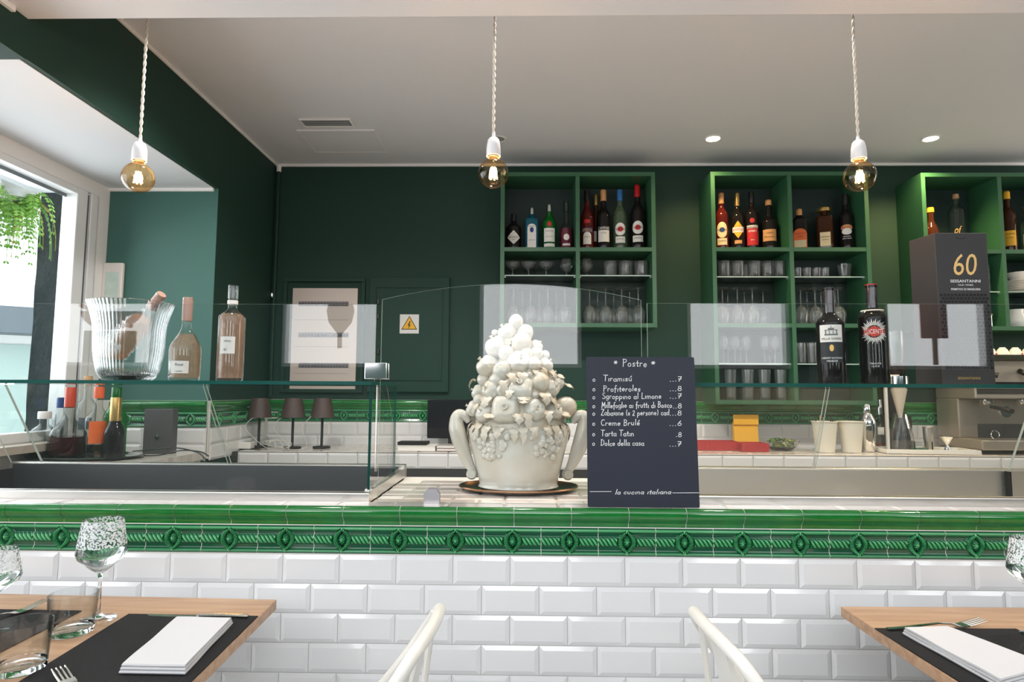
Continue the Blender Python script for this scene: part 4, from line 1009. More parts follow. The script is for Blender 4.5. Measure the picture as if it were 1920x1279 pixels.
# ------------------------------------------------------------------ pendant bulbs
FIL = mat('filament_glow', (1, .6, .25), .5, emit=(1, .52, .16), es=60)
AMB = glass('amber_bulb_glass', (1.0, .82, .56), 1.5, edge=(.90, .52, .22))
CORD = mat('cream_twisted_cord', (.72, .64, .54), .8)
PORW = mat('white_porcelain_socket', (.80, .79, .80), .25, coat=.4)
def pendant(px, py, label):
    Y = 1.88; c = P(px, py, Y); t = thing('pendant_lamp', label, 'pendant lamp', (c.x, Y, c.z), 0, 'bare bulb pendant lamps over the bar')
    R = .0475
    pr = [(0, -R)]+[(R*math.sin(a), -R*math.cos(a)) for a in [pi*k/18 for k in range(1, 16)]]+[(.0165, R*.98), (.0155, R*1.10)]
    MB().lathe(pr, 36, cap=False).build('bulb', AMB, t, smooth=True)
    f = MB()
    for k in range(6):
        a = 2*pi*k/6; f.tube([(.007*math.cos(a), .007*math.sin(a), .018), (.012*math.cos(a+.3), .012*math.sin(a+.3), -.018)], .0021, 6)
    f.build('filament', FIL, t)
    MB().tube([(0, 0, R*1.05), (0, 0, .020)], [.008, .004], 10).build('stem', glass('stem_glass', (.95, .9, .8), 1.5), t, smooth=True)
    MB().lathe([(.0140, .049), (.0145, .056), (.0140, .062)], 20).build('screw_base', SILVERC, t, smooth=True)
    MB().lathe([(.0180, .0555), (.0225, .0550), (.0228, .072), (.0215, .090), (.0180, .108), (.0130, .114), (0, .115)], 28, cap=False).build('socket', PORW, t, smooth=1.0)
    MB().lathe([(.0075, .114), (.0060, .122), (.0045, .130), (0, .130)], 14).build('cord_grip', PORW, t, smooth=True)
    top_ = CEIL-c.z-.001
    for ph in (0, pi):
        n = 110; MB().tube([(.0026*math.cos(ph+k*.62), .0026*math.sin(ph+k*.62), .128+(top_-.128)*k/n) for k in range(n+1)], .0027, 6).build('cord', CORD, t, smooth=True)
    l = bpy.data.lights.new('bulb_light', 'POINT'); l.energy = 1.6; l.color = (1, .62, .28); l.shadow_soft_size = .014
    o = bpy.data.objects.new('bulb_light', l); COL.objects.link(o); o.parent = t
pendant(259, 333, 'bare amber filament bulb hanging at left, in front of the window bay')
pendant(925, 325, 'bare amber filament bulb hanging above the ceramic fruit basket')
pendant(1612, 331, 'bare amber filament bulb hanging at right, above the red wine bottles')
# ------------------------------------------------------------------ ceiling fittings
def spot(px, py, on, label, watt=14):
    p = PZ(px, py, CEIL); t = thing('downlight', label, 'ceiling light', (p.x, p.y, CEIL-.0005))
    MB().lathe([(.034, 0), (.044, 0), (.045, -.003), (.036, -.005), (.034, -.002)], 32, cap=False).build('ring', TRIMW, t, smooth=True)
    if on:
        MB().lathe([(0, -.0012), (.034, -.0012)], 28, cap=False).build('lamp_face', mat('spot_glow', (1, .8, .5), .5, emit=(1, .80, .52), es=22), t)
        l = bpy.data.lights.new('spot_beam', 'SPOT'); l.energy = watt; l.color = (1, .70, .30); l.spot_size = 2.3; l.spot_blend = .8; l.shadow_soft_size = .03
        o = bpy.data.objects.new('spot_beam', l); COL.objects.link(o); o.parent = t; o.location = (0, 0, -.012)
    else: MB().lathe([(0, -.0012), (.034, -.0012)], 28, cap=False).build('lamp_face', mat('spot_off', (.35, .33, .31), .3), t)
spot(1337, 259, True, 'lit round ceiling downlight between the shelf units')
spot(1745, 259, True, 'lit round ceiling downlight at right, above the wine box', 34)
spot(934, 260, False, 'unlit round ceiling downlight behind the middle pendant bulb')
a, b_ = PZ(560, 222, CEIL), PZ(665, 236, CEIL)
t = thing('air_vent', 'narrow grey air vent slot in the ceiling', 'vent', (a.x, a.y, CEIL-.0005)); w_, d_ = b_.x-a.x, b_.y-a.y
MB().box(0, w_, 0, .006, -.008, 0).box(0, w_, d_-.006, d_, -.008, 0).box(0, .006, .006, d_-.006, -.008, 0).box(w_-.006, w_, .006, d_-.006, -.008, 0).build('frame', TRIMW, t)
MB().box(.006, w_-.006, .006, d_-.006, -.002, 0).build('grille', mat('vent_grey', (.16, .17, .17), .6), t)
for k in range(3): MB().box(.006, w_-.006, .012+k*(d_-.02)/3, .016+k*(d_-.02)/3, -.006, -.002).build('slat', mat('vent_slat', (.30, .31, .31), .5), t)
a, b_ = PZ(556, 243, CEIL), PZ(716, 285, CEIL); w_, d_ = b_.x-a.x+.03, b_.y-a.y
t = thing('access_panel', 'square white access panel set in the ceiling', 'access panel', (a.x, a.y, CEIL-.0005))
MB().box(0, w_, 0, .010, -.006, 0).box(0, w_, d_-.006, d_, -.003, 0).box(0, .006, .01, d_-.006, -.003, 0).box(w_-.006, w_, .01, d_-.006, -.003, 0).build('frame', TRIMW, t)
MB().box(.008, w_-.008, .012, d_-.008, -.0015, 0).build('panel', WHITE, t)
# ------------------------------------------------------------------ electrical cabinet on the back wall
def wallrect(x0, y0, x1, y1, Y=YB):
    a = P(x0, y0, Y); b_ = P(x1, y1, Y); return a.x, b_.x, b_.z, a.z
def frame(mb, x0, x1, z0, z1, w_, y0, y1):
    return mb.box(x0, x1, y0, y1, z1-w_, z1).box(x0, x1, y0, y1, z0, z0+w_).box(x0, x0+w_, y0, y1, z0+w_, z1-w_).box(x1-w_, x1, y0, y1, z0+w_, z1-w_)
t = thing('electrical_cabinet', 'wall cabinet painted green, one side open onto breaker panel', 'cabinet', (0, YB, 0))
x0, x1, z0, z1 = wallrect(534, 522, 681, 737)
frame(MB(), x0, x1, z0, z1, .022, -.018, -.0005).build('frame', GREEN, t, bevel=.003)
x0, x1, z0, z1 = wallrect(551, 541, 667, 735)
o = MB().box(x0, x1, -.016, -.0005, z0, z1).build('breaker_panel', mat('beige_panel', (.52, .45, .40), .35, coat=.3), t, bevel=.002)
for yy in (566, 624, 681):
    a = P(562, yy, YB); b_ = P(655, yy+9, YB)
    s_ = MB().box(a.x, b_.x, -.0175, -.016, b_.z, a.z).build('breaker_slot', mat('slot_grey', (.16, .15, .16), .5), t)
    n = 16
    for k in range(n):
        if yy == 624 and k in (9, 10): continue
        xa = a.x+(b_.x-a.x)*(k+.15)/n; xb_ = a.x+(b_.x-a.x)*(k+.75)/n
        MB().box(xa, xb_, -.024, -.0176, b_.z+.004, a.z-.010).build('breaker_switch', mat('switch_dark', (.05, .05, .06), .4), s_)
for yy in (600, 650, 700):
    a = P(552, yy, YB); b_ = P(655, yy+1, YB); MB().box(a.x+.003, b_.x, -.0168, -.016, b_.z, a.z).build('panel_seam', mat('seam_brown', (.25, .2, .17), .6), t)
x0, x1, z0, z1 = wallrect(695, 521, 841, 736)
dr = MB().box(x0, x1, -.024, -.002, z0, z1).build('door', GREEN, t, bevel=.004)
a0, a1, c0, c1 = wallrect(706, 539, 829, 714)
frame(MB(), a0, a1, c0, c1, .006, -.030, -.0245).build('moulding', GREEN, dr)
for yy in (565, 592, 658):
    q = P(709, yy, YB-.03); MB().box(q.x-.006, q.x+.006, -.034, -.0242, q.z-.018, q.z+.012).build('hinge', BLACK, dr, bevel=.002)
q = P(767.5, 607.5, YB-.026); sz = .055
sg = MB().box(q.x-sz, q.x+sz, -.0262, -.0245, q.z-sz, q.z+sz).build('warning_sign', mat('sign_white', (.66, .64, .62), .5), dr, bevel=.0004)
def tri(s, y, m, name, par): 
    return MB().add([(q.x-.866*s, y, q.z-.5*s-.006), (q.x+.866*s, y, q.z-.5*s-.006), (q.x, y, q.z+s-.006)], [(0, 1, 2)]).build(name, m, par)
tri(.053, -.0266, INK, 'triangle_border', sg); tri(.045, -.0270, pm('sign_yellow', 225, 170, 20), 'triangle', sg)
bz = [(.004, .024), (-.010, -.004), (-.002, -.002), (-.006, -.024), (.009, .002), (.001, .000), (.008, .024)]
MB().add([(q.x+a, -.0274, q.z+b__-.006) for a, b__ in bz], [(0, 1, 2), (0, 2, 5), (0, 5, 6), (2, 3, 5), (3, 4, 5)]).build('lightning_bolt', INK, sg)
# pipe in the corner with a small chrome knob
q0 = P(517, 312, YB-.02); q1 = P(508, 553, YB-.03)
t = thing('conduit', 'thin painted conduit running down the dark corner', 'conduit', (XS+.022, YB-.018, 0))
MB().tube([(0, 0, CEIL-.016), (0, 0, 1.22)], .009, 10).build('pipe', GREEN, t, smooth=True)
MB().tube([(0, 0, CEIL-.016), (0, 0, CEIL-.05)], .014, 10).build('collar', TRIMW, t, smooth=True)
t = MB().lathe([(0, -.016), (.012, -.012), (.015, 0), (.012, .012), (0, .016)], 18).build('door_stop', CHROME, smooth=True); t.location = (q1.x, YB-.017, q1.z)
tag(t, 'small round chrome knob in the corner left of the breaker panel', 'knob')
# notice frame on the bay wall
x0, x1, z0, z1 = wallrect(198, 494, 231, 580, YBAY)
t = thing('wall_thermometer', 'white plastic thermometer panel on the green bay wall', 'thermometer', ((x0+x1)/2, YBAY, z0)); w_ = (x1-x0)/2; h_ = z1-z0
MB().box(-w_, w_, -.020, -.0005, 0, h_).build('case', mat('offwhite_plastic', (.66, .62, .58), .4), t, bevel=.006)
MB().box(-w_*.65, w_*.65, -.0215, -.0202, .015, h_*.80).build('dial_face', mat('pale_face', (.55, .63, .60), .3, var=(25, (.40, .55, .47))), t)

# ------------------------------------------------------------------ spirits in the window bay
ZW = .975
t = thing('round_tray', 'dark oval tray under the spirit bottles by the window', 'tray', (P(160, 850, 2.52).x, 2.52, ZW+.0006))
MB().lathe([(0, 0), (.20, 0), (.228, .008), (.232, .014), (.226, .014), (.2, .005), (0, .005)], 48, fy=.62).build('tray_plate', mat('dark_green_glaze', (.012, .03, .02), .12, coat=.8), t, smooth=True)
ZX = ZW+.0058
def bb_(px, ytop, Y, R, label, **k):
    p = P(px, 850, Y); return bottle(k.pop('name', 'spirit_bottle'), label, p.x, Y, ZX, P(px, ytop, Y).z-ZX, R, **k)
bb_(79, 772, 2.50, .044, 'small apothecary bottle with white stopper and amber liquid', bt=.56, st=.74, rn=.016, g=GCL, liquid=AMBER, fill=.24, cap=mat('white_stopper', (.75, .74, .72), .4), capz=.84, capr=1.5)
bb_(125, 727, 2.47, .066, 'flared decanter of dark spirit with red and black neck', bt=.30, st=.62, rn=.017, g=GCL, liquid=DARKR, fill=.30, cap=pm('red_orange_foil', 200, 70, 45, .35), capz=.72, capr=1.15, papers=[('rect', .215, .04, .03, INK)])
bb_(108, 746, 2.60, .030, 'slim clear bottle with blue cap behind the decanter', bt=.6, st=.78, rn=.013, g=GCL, cap=BLUEP)
bb_(157, 706, 2.62, .036, 'clear square-shouldered bottle with cork at the back', bt=.62, st=.74, rn=.014, g=GCL, cap=CORK, capz=.88, papers=[('rect', .13, .05, .05, mat('slate_label', (.1, .12, .15), .6)), ('rect', .06, .05, .02, INK)])
bb_(179, 726, 2.46, .044, 'clear bottle with orange cap and orange back label', bt=.52, st=.74, rn=.016, g=GCL, liquid=glass('pale_liquid', (.9, .75, .6), 1.35), fill=.2, cap=pm('orange_cap', 225, 95, 50, .4), capz=.84, papers=[('rect', .105, .062, .088, ORANGE, .006)])
bb_(212, 727, 2.58, .045, 'bright green glass bottle behind the sparkling wine', bt=.55, st=.80, rn=.017, g=GGR, cap=GGR, capz=.85)
bb_(212, 746, 2.44, .037, 'dark sparkling wine bottle with gold foil neck', name='wine_bottle', bt=.40, st=.70, rn=.0160, g=GD, cap=GOLDC, capz=.62, capr=1.25)
q = P(262, 836, 2.55)
# charcoal box, cables, socket strip
t = thing('storage_box', 'charcoal grey box with a round metal button in the bay', 'box', (P(304, 838, 2.74).x, 2.70, ZW+.0006), .06)
hh = P(304, 767, 2.72).z-ZW; MB().box(-.062, .062, 0, .05, 0, hh).build('box_body', mat('charcoal_card', (.075, .072, .075), .6), t, bevel=.003)
MB().lathe([(0, -.004), (.009, -.003), (.010, 0)], 20).build('button', CHROME, t, smooth=True).matrix_local = Matrix.Translation((.0, -.001, hh*.38)) @ Matrix.Rotation(pi/2, 4, 'X') @ Matrix.Scale(-1, 4, (0, 0, 1))
rc = random.Random(2)
def cable(pts, label, m=BLACK, r=.0028, name='cable', n=8):
    P_ = [Vector(p) for p in pts]; out = []
    for i in range(len(P_)-1):
        p0 = P_[max(0, i-1)]; p1 = P_[i]; p2 = P_[i+1]; p3 = P_[min(len(P_)-1, i+2)]
        for k in range(n):
            t_ = k/n; out.append(.5*((2*p1)+(p2-p0)*t_+(2*p0-5*p1+4*p2-p3)*t_*t_+(3*p1-p0-3*p2+p3)*t_**3))
    out.append(P_[-1]); return tag(MB().tube(out, r, 6).build(name, m, smooth=True), label, 'cable')
zc_ = ZW+.004
cable([P(x, 0, Y)*0+Vector((P(x, 830, Y).x, Y, zz)) for x, Y, zz in [(235, 2.62, zc_), (262, 2.60, zc_), (300, 2.58, zc_+.004), (340, 2.62, zc_+.02), (375, 2.66, zc_+.012), (392, 2.60, zc_)]], 'black cable curling in front of the charcoal box')
cable([Vector((P(x, 830, Y).x, Y, zz)) for x, Y, zz in [(250, 2.66, zc_+.012), (285, 2.64, zc_+.02), (330, 2.63, zc_+.03), (370, 2.55, zc_+.02), (385, 2.5, zc_)]], 'black cable looping over the other near the charcoal box')
# lamps with brown shades on the back counter
SHD = mat('brown_lamp_shade', (.075, .045, .040), .5)
def lamp(px, Y, lab):
    t = thing('table_lamp', lab, 'table lamp', (P(px, 800, Y).x, Y, ZB+.0006), 0, 'cordless table lamps')
    zt_ = P(px, 747, Y).z-ZB; zb2 = P(px, 783, Y).z-ZB
    MB().lathe([(0, 0), (.045, 0), (.045, .008), (0, .010)], 28).build('base', BLACKM, t, smooth=True)
    MB().tube([(0, 0, .009), (0, 0, zb2+.02)], .007, 10).build('stem', BLACKM, t, smooth=True)
    MB().lathe([(.062, zb2), (.042, zt_), (0, zt_), (.040, zt_-.003), (.060, zb2)], 32, cap=False).build('lamp_shade', SHD, t, smooth=.9)
lamp(486, 3.24, 'table lamp with brown cone shade, leftmost of three'); lamp(549, 3.20, 'table lamp with brown cone shade, middle of three'); lamp(604, 3.24, 'table lamp with brown cone shade, rightmost of three')
WIRE = mat('white_wire', (.62, .60, .56), .6)
def tangle(cx, cy, cz, R, n, label):
    pts = []
    for k in range(n*14):
        a = 2*pi*k/14; w_ = R*(.65+.35*math.sin(k*.37)); pts.append((cx+w_*1.25*math.cos(a)+.01*math.sin(k*.21), cy+w_*.5*math.sin(a), cz+.012+.026*abs(math.sin(k*.23))+.010*math.sin(a)))
    return tag(MB().tube(pts, .0016, 5).build('cable', WIRE, smooth=True), label, 'cable')
tangle(P(520, 815, 3.12).x, 3.13, ZB, .055, 7, 'tangled coil of thin white charging cable below the lamps')
for px0, px1, lab in ((480, 500, 'left'), (532, 545, 'middle'), (585, 575, 'right')):
    a = P(px0, 784, 3.20); cable([(a.x, 3.185, a.z+.01), (a.x-.03, 3.15, a.z-.05), (P(px1, 812, 3.13).x, 3.12, ZB+.012), (P(515, 812, 3.13).x+.03, 3.11, ZB+.004)], 'thin white charging cable hanging from the %s lamp' % lab, WIRE, .0014)
t = thing('power_strip', 'white socket strip lying beside the lamps', 'power strip', (P(450, 828, 3.13).x, 3.14, ZB+.0006))
MB().box(-.05, .05, 0, .05, 0, .035).build('strip_body', PORC, t, bevel=.004)
for k in (-1, 1): MB().lathe([(.014, 0), (.014, .0012), (0, .0012)], 16, (k*.025, .025, .035)).build('socket', mat('socket_grey', (.3, .3, .3), .5), t)
# dark monitor and books
xm0, xm1 = P(800, 780, 3.33).x, P(890, 780, 3.33).x
t = thing('monitor', 'dark flat screen monitor left of the ceramic basket', 'monitor', (xm0, 3.36, ZB+.0006)); zt_ = P(840, 749, 3.33).z-ZB
MB().box(0, xm1-xm0, -.012, .012, .045, zt_).build('screen', mat('dark_screen', (.014, .012, .016), .12, coat=.6), t, bevel=.003)
MB().box((xm1-xm0)/2-.07, (xm1-xm0)/2+.07, -.05, .04, 0, .010).box((xm1-xm0)/2-.015, (xm1-xm0)/2+.015, -.01, .012, .010, .045).build('stand', BLACKM, t)
def book(x0_, x1_, Y, z, h, d, label, cov, pages=LABELW):
    a, b_ = P(x0_, 800, Y).x, P(x1_, 800, Y).x; t = thing('book', label, 'book', (a, Y, z+.0005), 0, 'books left of the ceramic basket')
    MB().box(0, b_-a, 0, d, 0, .002).box(0, b_-a, 0, d, h-.002, h).box(0, b_-a, d-.002, d, .002, h-.002).build('cover', cov, t)
    MB().box(.002, b_-a-.002, .002, d-.003, .0021, h-.0021).build('pages', pages, t)
book(745, 817, 3.10, ZB, .026, .13, 'thick white book lying flat on the back counter', LABELW)
book(745, 800, 3.12, ZB+.0275, .014, .11, 'black notebook on top of the thick white book', BLACKM, BLACKM)
book(819, 880, 3.10, ZB, .014, .13, 'thin pink-grey book lying next to the white book', mat('pinkgrey_cover', (.35, .24, .24), .5))
book(819, 880, 3.105, ZB+.0155, .012, .12, 'thin white book upon the pink-grey one', PORC)
# ------------------------------------------------------------------ right part of the back counter
def onb(px, Y, z=ZB): return Vector((P(px, 830, Y).x, Y, z+.0006))
REDPL = mat('red_plastic', (.40, .02, .025), .35, coat=.3)
def redtray(px0, px1, Y, hpx, label):
    a, b_ = onb(px0, Y), onb(px1, Y); w_ = b_.x-a.x; t = thing('plastic_tray', label, 'tray', a, 0, 'red plastic trays'); h = hpx
    MB().box(0, w_, 0, .11, 0, .004).box(0, .004, 0, .11, .004, h).box(w_-.004, w_, 0, .11, .004, h).box(.004, w_-.004, 0, .004, .004, h).box(.004, w_-.004, .106, .11, .004, h).build('tray_body', REDPL, t)
    g_ = MB()
    for k in range(10): g_.box(.006+(w_-.012)*k/10, .006+(w_-.012)*(k+.6)/10, -.002, 0, .008, h-.006)
    g_.build('ribs', REDPL, t, kind='stuff')
redtray(1306, 1385, 3.24, .046, 'red ribbed plastic tray nearest the menu board'); redtray(1391, 1442, 3.18, .042, 'smaller red plastic tray in front of the yellow bag')
a = onb(1401, 3.35); t = thing('paper_bag', 'folded yellow bag standing behind the red trays', 'bag', a, 0); hy = P(1401, 778, 3.35).z-ZB; wy = P(1423, 800, 3.35).x-a.x
MB().hexa([(-wy, 0, 0), (wy, 0, 0), (wy, .05, 0), (-wy, .05, 0)], [(-wy*1.02, .018, hy*.78), (wy*1.02, .018, hy*.78), (wy*1.02, .034, hy*.78), (-wy*1.02, .034, hy*.78)]).build('bag_body', YEL, t, bevel=.003)
MB().box(-wy*1.03, wy*1.03, .006, .016, hy*.70, hy).build('fold', YEL, t, bevel=.002)
a = onb(1464, 3.28); t = thing('salad_bowl', 'clear glass bowl of green leaves behind the counter edge', 'bowl', a)
MB().lathe([(0, 0), (.05, 0), (.075, .02), (.092, .052), (.090, .052), (.072, .022), (0, .006)], 32, cap=False).build('bowl_body', GWARE, t, smooth=True)
lf = MB(); rl = random.Random(8)
for k in range(60):
    an = rl.uniform(0, 2*pi); r_ = rl.uniform(0, .07); lm = leaf((r_*math.cos(an), r_*math.sin(an), .02+rl.uniform(.0, .038)), (math.cos(an+1), math.sin(an+1)), rl.uniform(.02, .035), .018, rl.uniform(-.2, .8), rl); lf.add(lm.v, lm.f, rl.choice((0, 0, 1)))
lf.build('salad_leaves', [mat('leaf_green', (.05, .12, .02), .5), mat('leaf_pale', (.30, .34, .08), .5)], t, kind='stuff')
CUP = mat('ribbed_paper_cup', (.74, .70, .60), .5)
def papercup(px, label, stuff=False):
    a = onb(px, 3.20); h = P(px, 790, 3.2).z-ZB; t = thing('paper_cup', label, 'cup', a, 0, 'white paper cups')
    MB().lathe([(0, 0), (.044, 0), (.060, h-.004), (.064, h-.004), (.064, h), (.058, h), (.043, .006), (0, .006)], 48, rf=lambda an, z: 1+.006*math.cos(30*an), cap=False).build('cup_body', CUP, t, smooth=True)
    if stuff:
        for k in range(5):
            an = k*1.3; MB().tube([(.02*math.cos(an), .02*math.sin(an), .02), (.045*math.cos(an), .035*math.sin(an), h+.012+.006*k)], .0035, 6).build('stirrer', GOLDC if k % 2 else BLACKM, t, smooth=True)
papercup(1547, 'white paper cup holding dark stirrers, left of two', True); papercup(1596, 'empty looking white paper cup, right of two')
a = onb(1627, 3.24); t = thing('cocktail_shaker', 'polished steel cocktail shaker beside the paper cups', 'shaker', a); h = P(1627, 758, 3.24).z-ZB
MB().lathe([(0, 0), (.030, 0), (.036, .01), (.042, h*.62), (.038, h*.68), (.024, h*.80)], 28).build('shaker_body', CHROME, t, smooth=True)
MB().lathe([(.016, h*.80), (.018, h*.84), (.018, h*.97), (.012, h), (0, h)], 24).build('cap', CHROME, t, smooth=True)
a = onb(1652, 3.37); bottle('oil_bottle', 'small clear flask with pointed stopper behind the tray', a.x, 3.37, ZB, P(1660, 750, 3.37).z-ZB, .036, bt=.30, st=.66, rn=.010, g=GCL, liquid=AMBER, fill=.12, cap=CHROME, capz=.70, capr=1.2, papers=[('rect', .10, .03, .04, LABELW)])
# coffee dripper
a = onb(1690, 3.24); t = thing('coffee_dripper', 'glass coffee pot with filter cone and steel column at the white tray', 'coffee maker', a); h1 = P(1690, 706, 3.24).z-ZB
MB().lathe([(0, 0), (.055, 0), (.060, .02), (.055, .09), (.034, .17), (.032, .20), (.031, .20), (.053, .09), (.056, .02), (0, .006)], 32, cap=False).build('glass_pot', GWARE, t, smooth=True)
MB().lathe([(0, .01), (.052, .01), (.055, .03), (.052, .06), (0, .06)], 28).build('coffee', mat('water_grey', (.13, .12, .11), .1), t, smooth=True)
MB().lathe([(.008, .175), (.044, h1-.04), (.042, h1-.04), (.007, .178)], 28, cap=False).build('filter_cone', mat('filter_paper', (.6, .52, .42), .7), t, smooth=True)
MB().lathe([(.046, h1-.042), (.046, h1), (.044, h1), (.044, h1-.042)], 28, cap=False).build('steel_ring', CHROME, t, smooth=True)
MB().box(-.075, -.062, -.008, .008, 0, h1+.01).build('column', mat('white_enamel', (.72, .70, .66), .3), t, bevel=.002)
MB().box(-.075, .0, -.012, .012, h1-.004, h1+.008).build('arm', MATS['white_enamel'], t, bevel=.002)
# blender jar above (dark grinder)
a = onb(1684, 3.38); t = thing('coffee_grinder', 'dark coffee grinder with clear hopper behind the glass coffee pot', 'coffee grinder', a); h2 = P(1684, 622, 3.38).z-ZB
MB().box(-.06, .05, -.05, .06, 0, h2*.28).box(-.05, .04, 0, .06, h2*.28, h2*.55).build('grinder_body', BLACK, t, bevel=.006)
MB().lathe([(.030, h2*.55), (.050, h2*.66), (.052, h2), (.050, h2), (.028, h2*.56)], 28, cap=False).build('hopper', GWARE, t, smooth=True)
MB().lathe([(.0, h2*.56), (.026, h2*.56), (.046, h2*.66), (.047, h2*.72), (0, h2*.73)], 28).build('coffee_beans', mat('beans', (.03, .016, .010), .5, bump=(120, 1, .004)), t, smooth=True)
# white serving tray with small tools
tz = ZB+.0006; tx0, tx1 = P(1650, 835, 3.18).x, P(1822, 845, 3.18).x
t = thing('serving_tray', 'rectangular white plastic tray at right on the back counter', 'tray', ((tx0+tx1)/2+.0, 3.20, tz), -.10)
hw = (tx1-tx0)/2-.01
b = MB(); b.box(-hw, hw, -.095, .095, 0, .004); frame(b.__class__(), 0, 1, 0, 1, .1, 0, 1)
b.box(-hw, hw, -.095, -.089, .004, .022).box(-hw, hw, .089, .095, .004, .022).box(-hw, -hw+.006, -.089, .089, .004, .022).box(hw-.006, hw, -.089, .089, .004, .022)
b.build('tray_body', PORC, t, bevel=.003)
tzz = tz+.0045
TR = lambda px, Y: (P(px, 835, Y).x, Y, tzz)
t = thing('jigger', 'small steel double-cone jigger on the white tray', 'jigger', TR(1776, 3.19)); MB().lathe([(0, 0), (.022, 0), (.006, .034), (.006, .038), (.032, .078), (.030, .078), (0, .042)], 24).build('jigger_body', CHROME, t, smooth=True)
t = thing('glass_cube', 'small square glass dish on the white tray', 'dish', TR(1725, 3.17)); fr_ = MB(); fr_.box(-.045, .045, -.03, .03, 0, .006).box(-.045, .045, -.03, -.026, .006, .055).box(-.045, .045, .026, .03, .006, .055).box(-.045, -.041, -.026, .026, .006, .055).box(.041, .045, -.026, .026, .006, .055); fr_.build('dish_body', GWARE, t)
MB().box(-.036, .030, -.02, .02, .0065, .022).build('green_wedge', mat('lime_green', (.03, .16, .10), .4), t, bevel=.004)
t = thing('steel_beaker', 'tall brushed steel beaker behind the glass dish', 'beaker', TR(1742, 3.255)); MB().lathe([(0, 0), (.022, 0), (.026, .12), (.029, .122), (.026, .124), (.02, .004), (0, .004)], 26).build('beaker_body', STEEL, t, smooth=True)
# espresso machine
ex0 = P(1846, 800, 3.10).x; zt0 = P(1900, 664, 3.12).z
t = thing('espresso_machine', 'steel and black espresso machine at the right edge', 'espresso machine', (ex0, 3.12, ZB+.0006)); Hm = zt0-ZB
b = MB().box(0, .85, 0, .33, .02, .07).box(0, .85, .16, .33, .07, Hm*.55).box(0, .85, .03, .33, Hm*.55, Hm-.03)
b.build('machine_body', mat('machine_steel', (.42, .37, .31), .38, .55), t, bevel=.006)
MB().box(-.005, .855, .0, .34, Hm-.03, Hm-.018).box(-.005, .0, 0, .34, Hm-.018, Hm+.012).box(-.005, .855, -.004, 0, Hm-.018, Hm-.004).build('cup_rail', mat('brass_steel', (.62, .52, .38), .2, 1), t)
MB().box(.01, .84, .025, .029, Hm*.60, Hm*.72).build('control_panel', BLACK, t)
for k in range(5):
    MB().lathe([(0, -.004), (.028, -.004), (.030, .0), (.030, .02), (0, .02)], 20).build('group_head', CHROME, t, smooth=True).location = (.10+.19*k, .09, Hm*.50) if k < 4 else (.78, .09, Hm*.5)
    if k < 4:
        MB().tube([(.05+.17*k, .02, Hm*.83), (.05+.17*k, -.012, Hm*.80), (.075+.17*k, -.03, Hm*.78)], [.013, .011, .014], 12).build('steam_knob', BLACK, t, smooth=True)
        MB().tube([(.10+.19*k, .06, Hm*.47), (.10+.19*k, -.07, Hm*.43)], [.010, .013], 12).build('portafilter_handle', BLACK, t, smooth=True)
g_ = MB().lathe([(0, -.006), (.026, -.006), (.028, 0), (.028, .012), (0, .012)], 28).build('pressure_gauge', CHROME, t, smooth=True)
qg = P(1888, 790, 3.12); g_.rotation_euler = (pi/2, 0, 0); g_.location = (qg.x-ex0, .012, Hm*.42)
MB().tube([(0.04+.02*math.cos(a), -.035, .10+.02*math.sin(a)) for a in [2*pi*k/20 for k in range(20)]], .003, 6, closed=True).build('key_ring', CHROME, t, smooth=True)
MB().box(.0, .85, .02, .028, .08, Hm*.30).build('splash_plate', BLACKM, t)
# cups on the machine
CUPM = mat('cup_porcelain', (.80, .77, .70), .15, coat=.5)
proto = None
for j, (Y, zoff) in enumerate(((3.17, 0), (3.25, 0))):
    for i in range(5):
        px = [1855, 1879, 1903, 1927, 1951][i]
        if proto is None:
            proto = o = thing('espresso_cup', '', 'cup')
            MB().lathe([(.030, 0), (.0315, .002), (.030, .022), (.021, .044), (.014, .050), (.014, .054), (0, .054)], 22).build('cup_body', CUPM, o, smooth=True)
            MB().tube([(.029+.012*math.sin(pi*k/6), 0, .010+.024*k/6) for k in range(7)], .003, 6).build('handle', CUPM, o, smooth=True)
            patch(o, 'rect', .018, .014, .011, .0312, RED, eps=.0006, name='red_logo', n=4)
        else: o = copy_tree(proto)
        o.location = (P(px, 650, Y).x, Y, ZB+.0006+Hm-.0175); o.rotation_euler = (0, 0, [.3, 1.9, 2.6, .8, 2.2][(i+j) % 5] if (i+j) % 2 else .4)
        o['label'] = 'upside-down white espresso cup, %s of the %s row on the machine' % (ORD[i], ('front', 'rear')[j]); o['group'] = 'cups on the espresso machine'

# ------------------------------------------------------------------ dining tables
WOOD = bpy.data.materials.new('oak_laminate'); WOOD.use_nodes = True; N, L = nt(WOOD); b = N['Principled BSDF']
tc = N.new('ShaderNodeTexCoord'); mp = N.new('ShaderNodeMapping'); mp.inputs['Scale'].default_value = (1.6, 22, 22)
no = N.new('ShaderNodeTexNoise'); no.inputs['Scale'].default_value = 2.2; no.inputs['Detail'].default_value = 8; no.inputs['Distortion'].default_value = .6
cr = N.new('ShaderNodeValToRGB'); cr.color_ramp.elements[0].position = .3; cr.color_ramp.elements[0].color = (.31, .175, .098, 1); cr.color_ramp.elements[1].position = .7; cr.color_ramp.elements[1].color = (.45, .285, .170, 1)
L.new(tc.outputs['Object'], mp.inputs[0]); L.new(mp.outputs[0], no.inputs['Vector']); L.new(no.outputs['Fac'], cr.inputs[0]); L.new(cr.outputs[0], b.inputs['Base Color']); b.inputs['Roughness'].default_value = .38
ZTB = .745
